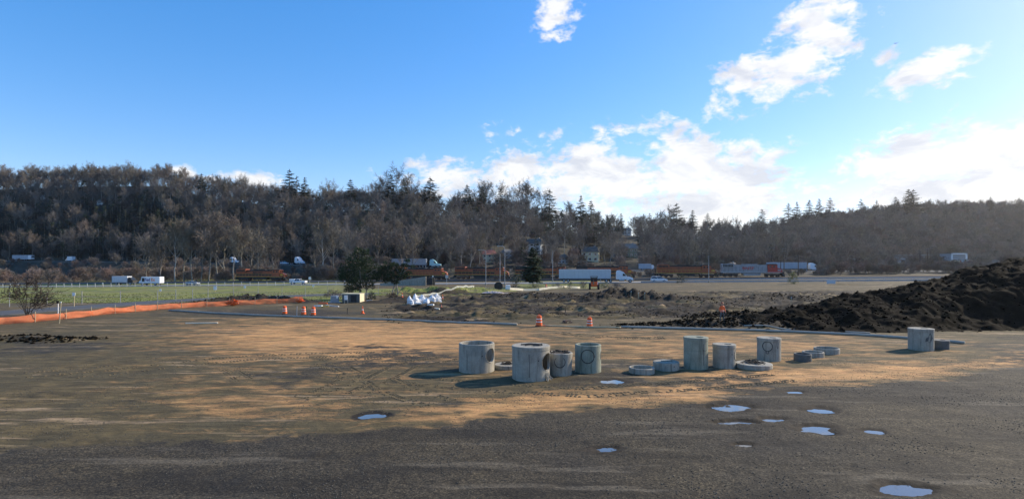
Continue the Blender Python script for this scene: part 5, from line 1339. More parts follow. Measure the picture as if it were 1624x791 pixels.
def sloping_wall():
    a = on_street(603, -14); b = on_street(676, -14); o = thing('retaining_wall', 'grey concrete wing wall sloping down to the left beside the dark culvert box', 'wall', a)
    d = Vector(b)-Vector(a); L = d.length; n = 6; o.rotation_euler = (0, 0, math.atan2(d.y, d.x))
    for i in range(n):
        x0 = L*i/n; x1 = L*(i+1)/n-.04; z0 = .6+2.2*i/n; z1 = .6+2.2*(i+1)/n
        MB().prism([(x0, -.4), (x0, z0), (x1, z1), (x1, -.4)], -.2, .2).build('wall_panel', M['concrete'], o)
sloping_wall()
g = on_street(683, -15); o = thing('utility_cabinet', 'black box at the right end of the sloping grey wall', 'cabinet', g); MB().box((0, 0, 1.1), (2.6, 1.2, 2.2)).build('housing', M['dark'], o, bevel=.05); MB().box((-.6, -.62, 1.1), (1.1, .04, 1.9)).box((.6, -.62, 1.1), (1.1, .04, 1.9)).build('door', M['black_roof'], o)
def light_pole(px, Y, top, label, arm=1):
    p = PY(px, Y); h = CH+(HY-top)/F*Y-p.z; o = thing('light_pole', label, 'light pole', tuple(p), 0, 'light poles by the street')
    MB().tube([(0, 0, -.3), (0, 0, h*.5), (0, 0, h)], [.12, .10, .06], 8).build('pole', M['steel'], o); MB().cyl((0, 0, -.2), (0, 0, .5), .26, seg=10).build('base', M['concrete'], o)
    if arm:
        MB().tube([(0, 0, h-.15), (-arm*.8, 0, h+.15), (-arm*1.7, 0, h+.2)], .05, 6).build('arm', M['galv'], o); MB().box((-arm*2.0, 0, h+.17), (.75, .28, .16), 0, .8).build('lamp_head', M['galv'], o)
light_pole(770.5, 174, 397, 'leftmost of the three thin grey poles before the sooty engine')
light_pole(793, 170, 402, 'middle of the three thin grey poles, above the black cable reel', 0)
light_pole(800.5, 172, 391, 'rightmost and tallest of the three thin grey poles')
light_pole(876.5, 200, 396, 'slim grey pole left of the semi trailer', 0)
light_pole(1124, 172, 405, 'slim grey pole before the orange engine behind the silver one', 0)
def util_pole(px, Y, top, label, arms=1):
    p = PY(px, Y); h = CH+(HY-top)/F*Y-p.z; o = thing('utility_pole', label, 'utility pole', tuple(p), 0.25*arms, 'wooden utility poles beyond the railway')
    MB().tube([(0, 0, -.4), (0, 0, h)], [.2, .12], 8).build('pole', M['pole'], o)
    for k in range(arms): 
        a = MB().box((0, 0, h-.5-k*1.0), (2.4, .12, .14)).build('crossarm', M['pole'], o); q = MB()
        for x in (-1.05, -.4, .4, 1.05): q.cyl((x, 0, h-.43-k), (x, 0, h-.2-k), .05, seg=6)
        q.build('insulator', M['galv'], a)
for a in [(1040, 236, 400, 'utility pole standing behind the minivan'), (1092, 236, 401, 'utility pole between two small conifers'), (1112.5, 236, 400, 'utility pole just right of the two small conifers'), (1243.5, 226, 393, 'tall dark utility pole at the nose of the silver engine', 2),
          (1224.5, 262, 392, 'utility pole behind the red cab', 1), (1266, 232, 405, 'utility pole in front of the distant grey trailer'), (1213, 280, 398, 'thin pole behind the silver engine'), (1350, 250, 405, 'utility pole left of the long dark warehouse'),
          (1459, 262, 396, 'left pole of the pair before the industrial building', 2), (1471, 262, 394, 'right pole of the pair before the industrial building', 2), (1238, 250, 412, 'short pole beside the red locomotive nose')]: util_pole(*a)
def small_sign(px, pyb, pyt, label, w=.45, m='reflect', pole='wood'):
    g = G(px, pyb); h = (pyb-pyt)/F*g.y; o = thing('marker_sign', label, 'sign', tuple(g)); MB().box((0, 0, h*.5-.1), (.08, .06, h+.1)).build('post', M[pole], o)
    MB().box((0, -.06, h-w*.55), (w, .04, w*1.1)).build('panel', M[m], o)
for a in [(117.5, 487, 464, 'white marker sign on a post over the access road', .42), (254.5, 465, 458, 'white marker low in the grass under the parcel van', .5), (341.5, 463, 453.5, 'larger white marker in the grass under the silver sedan', .85),
          (388.5, 461, 453, 'white marker in the grass below the lone engine', .6), (497, 458, 451.5, 'small white marker in the grass left of the big pine', .5), (163, 455, 448, 'tiny white marker on the left roadside fence', .45), (491.5, 452, 439, 'tall narrow white sign by the pickup', .8),
          (92, 500, 477, 'stake with a black cap over the left netting', .3, 'dark', 'reflect'), (686.5, 456, 437, 'thick white post beside the black cabinet', .35), (708.5, 452, 436, 'white mushroom shaped post right of the black cabinet', .9, 'silver', 'reflect')]: small_sign(*a)
g = G(1318, 451); o = thing('site_sign', 'blank pale rectangular board low in the field left of the soil heap', 'sign board', tuple(g)); MB().box((0, 0, .75), (2.3, .08, 1.1)).build('board', M['trailer'], o); [MB().box((x, .06, .5), (.1, .1, 1.2)).build('post', M['wood'], o) for x in (-.9, .9)]

# ------------------------------------------------------------------ yard equipment
g = G(560, 479.5); o = thing('site_container', 'low cream topped container with its sunlit right end painted cream, under the big pine', 'container', tuple(g), -.22)
MB().box((0, 0, .72), (3.1, 1.5, 1.35)).build('container_body', M['concrete_dark'], o); MB().box((0, 0, 1.45), (3.25, 1.6, .12)).build('container_roof', M['cream'], o); MB().box((1.58, 0, .72), (.06, 1.5, 1.35)).build('lit_end_wall', M['cream'], o); MB().box((.5, -.77, .7), (1.0, .04, 1.1)).build('container_door', M['black_roof'], o)  # cream right end on a dark body: sunlight put into the colour
g = G(548.5, 481); o = thing('notice_board', 'white notice board on legs before the pale container', 'notice board', tuple(g)); MB().box((0, 0, .95), (.55, .05, .75)).build('panel', M['reflect'], o); [MB().box((x, 0, .3), (.06, .06, .8)).build('leg', M['steel'], o) for x in (-.22, .3)]
g = G(531, 480); o = thing('generator', 'grey equipment box on skids left of the pale container', 'generator', tuple(g), .1); MB().box((0, 0, .68), (1.2, .9, 1.0)).build('housing', M['house_grey'], o, bevel=.06); MB().box((.45, -.47, .95), (.25, .04, .4)).build('control_panel', M['reflect'], o); MB().box((0, 0, .1), (1.9, 1.1, .12)).build('skid', M['galv'], o); MB().cyl((-.35, 0, 1.15), (-.35, 0, 1.45), .06, seg=8).build('exhaust_pipe', M['dark'], o)
r_ = random.Random(12)
for k, (px, py, l, m, lb) in enumerate([(512, 482, 1.5, 'orange', 'orange and white barrier board tipped over left of the generator'), (515, 487, 1.2, 'yellow', 'yellow debris piece on the ground left of the generator'), (505, 486, 1.6, 'reflect', 'white board lying at the end of the netting fence'), (527, 486, 2.2, 'galv', 'grey plank lying before the generator'),
        (586, 478, 1.0, 'reflect', 'white block on the ground right of the tall cone'), (663, 489, 1.1, 'reflect', 'white strip on the dirt before the bags, leftmost'), (683, 489.5, 1.0, 'reflect', 'white strip on the dirt before the bags, middle'), (693, 491, .8, 'pale_wood', 'pale strip on the dirt before the bags, rightmost')]):
    g = G(px, py); o = MB().box((0, 0, .12), (l, .25, .14), r_.uniform(-.5, .5), .9, r_.uniform(-.12, .12)).build('board', M[m], None, tuple(g)); tag(o, lb, 'board')
bag0 = None
def bag(seed):
    r = random.Random(seed); mb = MB(); n1, n2 = 8, 14; vs = []
    for i in range(n1+1):
        f = i/n1; z = f*1.0
        for j in range(n2):
            a = 2*PI*j/n2; sq = 1/max(abs(math.cos(a)), abs(math.sin(a)))**.55; q = .52*sq*(1.0-.25*f*f)*(1-.8*max(0, f-.7)*2.6)*(1+r.uniform(-.16, .16)); z *= 1+.12*math.sin(a+seed); vs.append((q*math.cos(a), q*math.sin(a), z*(1+r.uniform(-.04, .04))))
    fs = [(i*n2+j, i*n2+(j+1) % n2, (i+1)*n2+(j+1) % n2, (i+1)*n2+j) for i in range(n1) for j in range(n2)]; fs += [tuple(n1*n2+j for j in range(n2)), tuple(range(n2-1, -1, -1))]
    return mb.add(vs, fs)
for k, (px, py, s, rz, lb) in enumerate([(651, 481, .95, .2, 'leftmost white bulk bag of the pile'), (660, 480, 1.15, .9, 'second white bulk bag from the left of the pile'), (668.5, 479, 1.3, .4, 'tallest white bulk bag near the middle of the pile'), (676, 481, 1.0, 1.2, 'slumped white bulk bag in front of the pile'), (684, 480, 1.25, .1, 'white bulk bag right of the middle of the pile'), (693, 479.5, 1.3, .7, 'rightmost white bulk bag of the pile')]):
    g = G(px, py); o = thing('bulk_bag', lb, 'bulk bag', tuple(g), rz, 'white bulk bags in a pile'); o.scale = (s*1.05, s*.9, s*.92)
    bag(k).build('sack', M['bag'], o, smooth=False)
    for a in (.8, 2.4, 3.9, 5.5): MB().tube([(.4*math.cos(a), .4*math.sin(a), .92), (.3*math.cos(a), .3*math.sin(a), 1.15), (.15*math.cos(a+.5), .15*math.sin(a+.5), 1.0)], .03, 4).build('lifting_loop', M['bag'], o)
# small wheeled loader seen from behind
g = G(942, 458.5); o = thing('backhoe_loader', 'orange loader with a black roofed cab seen from behind, below the semi trailer', 'loader', tuple(g), -.1)
MB().box((0, 0, 1.05), (2.0, 2.6, .75)).build('body', M['orange_loco'], o, bevel=.08); MB().box((0, -1.35, 1.3), (1.5, .25, 1.1)).build('counterweight', M['orange'], o, bevel=.06)
c_ = MB(); [c_.box((x, y, 2.3), (.09, .09, 1.6)) for x in (-.75, .75) for y in (-.85, .6)]; c_.build('cab_frame', M['dark'], o); MB().box((0, -.1, 2.25), (1.45, 1.4, 1.2)).build('cab_glass', M['glass'], o); MB().box((0, -.1, 3.12), (1.75, 1.75, .14)).build('cab_roof', M['dark'], o)
for x in (-1.05, 1.05): wheel(o, 0, 0, .01, .01, 'hub_cap'); MB().cyl((x-.22, -.8, .75), (x+.22, -.8, .75), .78, seg=18).build('wheel', M['tyre'], o); MB().cyl((x-.18, 1.2, .5), (x+.18, 1.2, .5), .5, seg=16).build('wheel', M['tyre'], o)
MB().box((.85, -1.5, 1.5), (.16, .08, .7)).build('lamp', M['reflect'], o); MB().tube([(-.2, -1.5, 1.2), (-.3, -2.1, 2.3), (-.2, -2.5, 1.3)], .11, 6).build('boom', M['dark'], o)
g = G(790.5, 460); o = thing('cable_reel', 'black cable reel standing on edge below the middle light pole', 'cable reel', tuple(g), .15)
for y in (-.45, .45): MB().lathe([(.2, 0), (1.0, 0), (1.0, .08), (.2, .08)], 28, closed=True).build('flange', M['dark'], o).matrix_local = Matrix.Translation((0, y, .98)) @ Matrix.Rotation(PI/2, 4, 'X')
MB().cyl((0, -.4, .98), (0, .4, .98), .55, seg=20).build('cable_coil', M['black_roof'], o)
g = G(785, 466); vs = []; r_ = random.Random(6); nx_, ny_ = 22, 7
for i in range(nx_):
    for j in range(ny_):
        f = i/(nx_-1); e = j/(ny_-1); vs.append(((f-.5)*5.6, (e-.5)*1.8, 0.02+.42*math.sin(PI*e)*(math.sin(PI*min(1, f*1.2))**.6)*(1+.3*r_.uniform(-1, 1))))
tag(MB().add(vs, [(i*ny_+j, (i+1)*ny_+j, (i+1)*ny_+j+1, i*ny_+j+1) for i in range(nx_-1) for j in range(ny_-1)]).build('tarpaulin', mat('pinkish_tarp', (.36, .31, .29), .8), None, tuple(g)), 'greyish pink tarpaulin over a low heap below the cable reel', 'tarpaulin')
g = G(805.5, 461.5); o = thing('tank_cube', 'bright white plastic tank at the start of the cream silt fence', 'tank', tuple(g)); MB().box((0, 0, .6), (1.1, 1.0, 1.0)).build('tank', M['reflect'], o, bevel=.1); MB().box((0, 0, .08), (1.2, 1.1, .12)).build('pallet', M['wood'], o)

# ------------------------------------------------------------------ tall bare trees standing in front of the slope
r_ = random.Random(31)
FRONT = [(278, 345, 3), (292, 338, 0), (305, 350, 6), (318, 341, 2), (331, 335, 1), (345, 330, 6), (358, 334, 5), (371, 342, 3), (384, 352, 0), (398, 362, 7), (410, 368, 2), (232, 372, 1), (252, 365, 5), 
         (432, 372, 0), (500, 372, 5), (512, 345, 3), (530, 352, 6), (548, 360, 1), (563, 368, 2), (600, 352, 7), (640, 362, 5), (655, 368, 1), (730, 368, 2), (745, 355, 5), (760, 362, 0), (715, 372, 7),
         (1048, 376, 2), (1062, 380, 5), (1078, 372, 1), (1100, 378, 7), (1122, 375, 2), (1140, 380, 5), (1160, 378, 1), (1182, 382, 2), (1200, 380, 7), (1232, 384, 5), (1300, 392, 2), (1325, 388, 1), (1375, 395, 5), (1420, 392, 2), (1590, 396, 5), (1600, 392, 7)]
for k, (q, tp, idx) in enumerate(FRONT):
    Y = 246+r_.uniform(0, 8) if q < 640 else 287+r_.uniform(0, 10)
    if 600 < q < 800: Y = 250+r_.uniform(0, 6)
    x = (q-CX)/F*Y; z = float(baseH(x, Y)); hy_ = float(np.interp(q, HW[:,0], HW[:,1])); z = z+max(0, min(1, (Y-(hy_-26))/19))*(float(np.interp(q, HW[:,0], HW[:,2]))-z)
    kk = (CH+(HY-tp)/F*Y-z)/18.0
    where = 'left of the lone orange engine' if q < 420 else 'between the lone truck tractor and the big pine' if q < 580 else 'behind the engines left of centre' if q < 800 else 'behind the minivan and the last engines' if q < 1250 else 'before the hazy right hand hill'
    plant('bare', idx, 'bare_tree', (x, Y, z-.3), r_.uniform(0, 6), (kk*.95, kk*.95, kk), look('bare', idx, .9)+' in the front row above the '+mark(q), 'tree', 'bare trees in the front row above the '+mark(q))

# ------------------------------------------------------------------ the nearer trees
def near_tree(name, label, cat, loc, mbs, tm, cm, rz=0):
    o = thing(name, label, cat, loc, rz); mbs[0].build('trunk', tm, o); mbs[1].build('crown', cm, o); return o
def tufted(seed, blobs, trunks, n, leaf, needle_len):
    """evergreen of needle tufts: blobs = (x, y, z, r); tufts sit on branch ends inside every blob"""
    r = random.Random(seed); tr = MB(); cr = MB()
    for pts, rad in trunks: tr.tube([Vector(p) for p in pts], rad, 7)
    tot = sum(b[3]**2 for b in blobs)
    for (x, y, z, R) in blobs:
        c = Vector((x, y, z)); root = Vector(trunks[0][0][-1]) if not trunks else min((Vector(p) for t_ in trunks for p in t_[0]), key=lambda p: (p-c).length)
        tr.tube([root, root.lerp(c, .6)+Vector((0, 0, .1)), c], [.07, .045, .02], 4)
        m = int(n*R*R/tot)
        for i in range(m):
            d = Vector((r.gauss(0, 1), r.gauss(0, 1), r.gauss(0, .75))).normalized(); p = c+Vector((d.x, d.y, d.z*.75))*R*r.random()**.38
            ax = (d+Vector((0, 0, .35))).normalized()
            for q in range(leaf):
                dd = (ax+Vector((r.gauss(0, .6), r.gauss(0, .6), r.gauss(0, .5)))).normalized(); s_ = dd.cross(Vector((r.gauss(0,1), r.gauss(0,1), r.gauss(0,1)))).normalized()*.045
                cr.add([p-s_, p+s_, p+dd*needle_len*r.uniform(.6, 1.2)], [(0, 1, 2)])
    return tr, cr
r_ = random.Random(5)
g = G(571, 474); s_ = g.y/F     # metres per photo pixel here
def bl(px, py, r, dy=0): return ((px-571)*s_, dy, (474-py)*s_, r*s_)
blobs = [bl(571, 402, 12), bl(560, 412, 13, .5), bl(584, 414, 12, -.4), bl(549, 424, 12, .3), bl(595, 426, 11, .6), bl(570, 422, 16, -1), bl(571, 428, 16, 1.2), bl(555, 438, 15, -.8), bl(588, 440, 14, .2), bl(546, 440, 9, -.2), bl(598, 440, 8), bl(572, 444, 15, -1.2), bl(558, 452, 13, .7), bl(586, 453, 9, -.5), bl(553, 460, 8, .2), bl(568, 396, 6), bl(580, 399, 6), bl(541, 431, 6), bl(566, 458, 9, -.6)]
near_tree('pine', 'big dark rounded pine standing by the cream container left of centre', 'pine', tuple(g), tufted(1, blobs, [([(0, 0, -.3), (.05, 0, 2.5), (0, .1, 5.5), (0, 0, 8.2)], [.2, .17, .12, .04]), ([(1.2, .2, -.3), (1.1, .2, 1.6), (.8, .1, 4)], [.12, .1, .05])], 3000, 7, .34), M['bark'], M['needle_near'])
g = G(630, 473); s_ = g.y/F
def bl(px, py, r, dy=0): return ((px-630)*s_, dy, (473-py)*s_, r*s_)
blobs = [bl(613, 424, 9), bl(624, 419, 7, .3), bl(604, 432, 6), bl(620, 436, 10, -.5), bl(633, 428, 8, .5), bl(642, 420, 6, .2), bl(646, 412, 4), bl(638, 436, 8, -.3), bl(648, 432, 5), bl(612, 443, 6, .3), bl(655, 421, 3.5), bl(628, 445, 6, -.6), bl(610, 415, 3)]
near_tree('pine', 'smaller dark pine with forked bare stems right of the big pine', 'pine', tuple(g), tufted(2, blobs, [([(-.8, 0, -.3), (-.9, 0, 1.2), (-.5, 0, 2.8), (-.9, 0, 4.2)], [.12, .11, .09, .05]), ([(-.2, 0, -.3), (.1, .1, 1.5), (-.2, .2, 3.1), (.5, 0, 4.6)], [.13, .11, .08, .04]), ([(0, 0, .9), (.9, 0, 2.1), (1.3, 0, 2.7)], [.08, .06, .03])], 1500, 7, .32), M['bark'], M['needle_near'])
p = PY(845.5, 155); o = near_tree('conifer', 'rounded dark conifer right of centre in front of the engines', 'conifer', tuple(p), conifer_mesh(200, Ht=10.9, R=4.5, layers=24, per=12, fol=22, sparse=.05, clear=.16, droop=.3, size=.75), M['bark'], M['needle_near'])
for k, (px, py, tp, lb) in enumerate([(1091, 432, 407, 'small pointed dark conifer left of the pair behind the orange engine'), (1105, 432, 408, 'small pointed dark conifer right of the pair behind the orange engine')]):
    Y = 240; x = (px-CX)/F*Y; z = float(baseH(x, Y)); hh = CH+(HY-tp)/F*Y-z
    near_tree('conifer', lb, 'conifer', (x, Y, z), conifer_mesh(210+k, Ht=hh, R=2.2, layers=16, per=9, fol=12, sparse=.03, clear=.05, droop=.2, size=.6), M['bark'], M['needle'])
g = G(45, 501); near_tree('bare_shrub', 'spreading leafless shrub behind the orange netting at far left', 'shrub', tuple(g), bare_tree_mesh(301, Ht=3.9, stems=5, spread=.75, clear=.12, n1=26, n2=5, n3=4, twigs=4, tw=.012, trunk_k=.028, tl=.5, droop=.35), mat('dark_shrub_bark', (.05, .038, .028), .95), M['twig_dark'])
def bush(px, pyb, wpx, hpx, label, m, seed, leaf=.22, n=1300):
    g = G(px, pyb); s_ = g.y/F; t_ = leafy_mesh(seed, Ht=hpx*s_, R=wpx*s_/2*1.15, n=n, clear=.02, leaf=leaf, clump=22); o = near_tree('bush', label, 'bush', tuple(g), t_, M['bark'], m); return o
bush(1258, 450, 17, 17, 'yellow green leafy bush right of the silver engine', M['leaf'], 401)
bush(819, 457, 26, 22, 'olive bush between the light poles and the rounded conifer', M['ivy'], 402)
bush(1081, 449, 18, 13, 'low grey green bush on the near side of the street', M['ivy'], 403, n=700)
bush(589, 476, 18, 13, 'low dark shrub right of the cream container', M['ivy'], 404, .16, 800)
bush(529, 471, 30, 9, 'reddish dark scrub behind the generator box', M['twig_red'], 405, .2, 900)
bush(622, 474, 16, 9, 'dark low heap of brush below the forked pine', M['twig_dark'], 406, .2, 600)
for k, (px, w, h) in enumerate([(905, 24, 8), (925, 22, 10), (960, 26, 9), (978, 20, 7), (850, 30, 6), (884, 18, 6)]):
    bush(px, 456.5, w, h, 'brown weedy scrub on the bank below the semi trailer, '+['under its rear end', 'left of the orange loader', 'right of the orange loader', 'below its cab', 'under the rounded conifer', 'left of its rear wheels'][k], M['twig'] if k % 2 else M['leaf'], 410+k, .2, 700)
# weeds in the grass
def weeds():
    r = np.random.RandomState(4); n = 9000; px = np.concatenate([r.uniform(-60, 560, n), r.uniform(600, 800, n//3)]); py = np.concatenate([r.uniform(457, 480, n), r.uniform(456, 468, n//3)])
    Y = CH*F/(py-HY); x = (px-CX)/F*Y; z = H(x, Y); k = (Y > 92) & (x > -200); x, Y, z = x[k], Y[k], z[k]; m = len(x); a = r.uniform(0, 6.28, m); h = r.uniform(.04, .14, m); w = r.uniform(.06, .18, m)
    P = np.stack([np.stack([x-w*np.cos(a), Y-w*np.sin(a), z-.02], 1), np.stack([x+w*np.cos(a), Y+w*np.sin(a), z-.02], 1), np.stack([x+w*.4, Y, z+h], 1)], 1).reshape(-1, 3)
    o = bpy.data.objects.new('grass', np_mesh('grass', P, np.arange(m*3).reshape(-1, 3), M['weed'])); C.objects.link(o); tag(o, kind='stuff')
weeds()

# ------------------------------------------------------------------ houses on the slope
def house(px, py, wpx, hpx, wall, roof, label, rz=0.0, Y=None, storeys=2, cols=3, gable_front=False, garage=False, mansard=False):
    """py: row of the base; stands on the slope at that row"""
    best = None
    for s in np.linspace(-.05, 1.0, 106):
        x, y, z = (float(v) for v in hill(px, s)); q = HY-(z-CH)/y*F
        if best is None or abs(q-py) < best[0]: best = (abs(q-py), y)
    Y = Y or best[1]; x = (px-CX)/F*Y; z = CH+(HY-py)/F*Y; m = Y/F; w = wpx*m; h = hpx*m; d = w*.75; eh = h*.66
    o = thing('house', label, 'house', (x, Y+d/2, z), rz)
    MB().box((0, 0, eh/2-1.5), (w, d, eh+3)).build('wall', M[wall], o)
    e = .5
    if gable_front: 
        MB().prism([(-w/2, eh), (w/2, eh), (0, h-.15)], -d/2+.02, d/2-.02).build('gable_wall', M[wall], o)
        MB().prism([(-w/2-e, eh-.25), (0, h), (w/2+e, eh-.25), (w/2+e, eh-.05), (0, h+.25), (-w/2-e, eh-.05)], -d/2-e, d/2+e).build('roof', M[roof], o)
    else:
        rf = MB(); vs = [(-w/2-e, -d/2-e, eh-.1), (w/2+e, -d/2-e, eh-.1), (w/2+e, d/2+e, eh-.1), (-w/2-e, d/2+e, eh-.1), (-w/2*.78, 0, h), (w/2*.78, 0, h)]
        rf.add(vs, [(0, 1, 5, 4), (1, 2, 5), (2, 3, 4, 5), (3, 0, 4), (3, 2, 1, 0)]).build('roof', M[roof], o)
    MB().box((w*.22, .3, h-.1), (w*.07, w*.07, 1.3)).build('chimney', M['house_grey'], o)
    for sy in range(storeys):
        zc = eh*(sy+.55)/storeys
        for c_ in range(cols):
            xc = -w/2+w*(c_+.5)/cols
            if garage and sy == 0 and c_ == 0: MB().box((xc, -d/2-.03, eh*.2), (w/cols*.8, .08, eh*.4)).build('garage_door', M['house_white'], o); continue
            f = MB().box((xc, -d/2-.03, zc), (w/cols*.55, .10, eh/storeys*.52)).build('window', M['reflect'], o); MB().box((xc, -d/2-.06, zc), (w/cols*.45, .08, eh/storeys*.42)).build('pane', M['glass'], f)
    return o
house(849, 402, 30, 24, 'house_white', 'roof_grey', 'grey roofed house with a white gable wall behind the rounded conifer', -.5, storeys=3, cols=3)
house(938, 415, 27, 24, 'cream', 'roof_grey', 'cream house with a brown hip roof above the semi trailer', -.25, cols=3)
house(952, 412, 13, 17, 'house_yellow', 'roof_grey', 'sunlit yellow wing beside the cream house above the semi trailer', -.4, cols=1)
house(774, 416, 24, 20, 'cream', 'roof_red', 'cream house with a faded red roof above the sooty engine', .3)
house(1000, 408, 26, 22, 'house_green', 'roof_pale', 'sage house with a pale brown roof above the cab of the semi', -.2, cols=4)
house(892, 418, 16, 15, 'house_white', 'roof_grey', 'small white house between the rounded conifer and the cream house', .2, cols=3)
house(806, 410, 20, 15, 'house_grey', 'roof_pale', 'low grey house with a pale roof left of the rounded conifer', .5)
house(655, 391, 14, 12, 'house_white', 'roof_pale', 'pale roofed house among trees above the small forked pine', .3)
house(621, 370, 6, 8, 'house_white', 'roof_grey', 'tiny white house high in the trees above the big pine', .1, cols=1)
house(994, 371, 16, 10, 'house_white', 'roof_pale', 'white house high on the slope above the sage house', -.3)
house(972, 366, 10, 8, 'house_white', 'roof_grey', 'small pale house just left of the high white house', .3, cols=2)
house(706, 345, 7, 9, 'house_white', 'roof_grey', 'white house glimpsed below the ragged skyline conifer', 0, cols=1)
house(647, 346, 8, 12, 'house_white', 'roof_grey', 'narrow white house high on the slope left of the ragged conifer', .2, cols=1, storeys=3)
house(1104, 382, 18, 9, 'house_white', 'roof_pale', 'low white house in haze above the minivan', -.1)
house(1036, 386, 12, 9, 'house_grey', 'roof_pale', 'small grey house in the woods above the first utility pole', .2, cols=2)
house(67, 317, 6, 7, 'house_white', 'roof_pale', 'speck of a white house high on the far left slope', 0, cols=1)
house(157, 326, 9, 9, 'house_white', 'roof_pale', 'white house high among trees above the left trailer', .2, cols=1)
house(785, 437, 46, 9, 'house_white', 'roof_pale', 'long low pale shed roofs showing just above the sooty engine', 0, Y=255, storeys=1, cols=6)
house(1163, 428, 15, 12, 'house_grey', 'roof_pale', 'shed with a bright bluish roof above the silver engine', .4, Y=268, storeys=1)
# industrial buildings beyond the tracks on the right
def block(px0, px1, pyb, pyt, Y, d, wall, label, parts=()):
    x0 = (px0-CX)/F*Y; x1 = (px1-CX)/F*Y; z0 = min(CH+(HY-pyb)/F*Y, 2.0); z1 = CH+(HY-pyt)/F*Y; o = thing('industrial_building', label, 'building', ((x0+x1)/2, Y+d/2, z0)); w = x1-x0; h = z1-z0
    MB().box((0, 0, h/2-1), (w, d, h+2)).build('wall', M[wall], o); MB().box((0, 0, h+.08), (w+.6, d+.6, .3)).build('roof', M['roof_pale'], o)
    n = max(2, int(w/7))
    for k in range(n):
        f = MB().box((-w/2+w*(k+.5)/n, -d/2-.05, h*.55), (w/n*.5, .12, h*.3)).build('window', M['galv'], o); MB().box((-w/2+w*(k+.5)/n, -d/2-.1, h*.55), (w/n*.42, .08, h*.22)).build('pane', M['glass'], f)
    for (a, b, c0, c1, mm, nm) in parts:
        MB().box(((a+b)/2*w, -d/2-.35, h*(c0+c1)/2), ((b-a)*w, .6, (c1-c0)*h)).build(nm, M[mm], o)
    return o
block(1330, 1376, 422, 410, 380, 18, 'house_grey', 'long dark warehouse with a white band low behind the poles', [(-.45, .1, .05, .25, 'reflect', 'white_band'), (-.5, -.4, .2, .5, 'reflect', 'white_door')])
block(1378, 1502, 418, 404, 420, 30, 'house_grey', 'very long grey warehouse with a pale roof edge before the right hill', [(-.49, .49, .88, .97, 'roof_pale', 'roof_edge')])
block(1508, 1533, 428, 402, 330, 12, 'house_grey', 'grey industrial block with a pale frame left of the bright tower', [(-.5, -.43, 0, 1, 'reflect', 'pilaster'), (.40, .5, 0, 1.0, 'reflect', 'pilaster'), (-.5, .5, .95, 1.02, 'reflect', 'parapet')])
block(1510, 1525, 429, 413, 325, 3, 'cream', 'low sunlit cream and red annex before the grey industrial block', [(.36, .5, .1, 1.0, 'red_wall', 'red_panel'), (-.5, -.38, .1, 1, 'leaf', 'green_panel'), (-.2, .3, 0, .35, 'house_yellow', 'loading_door')])
block(1530, 1538, 430, 411.5, 322, 4, 'house_white', 'narrow bright white tower with a red edge beside the soil heap', [(.30, .52, 0, .95, 'red_wall', 'red_edge'), (-.52, -.36, 0, 1, 'leaf', 'green_edge')])
block(1540, 1600, 424, 412, 330, 20, 'roof_pale', 'long pale shed with two red stripes vanishing behind the soil heap', [(-.5, -.1, .15, .32, 'red_wall', 'red_stripe'), (-.5, -.15, .5, .64, 'red_wall', 'red_stripe')])

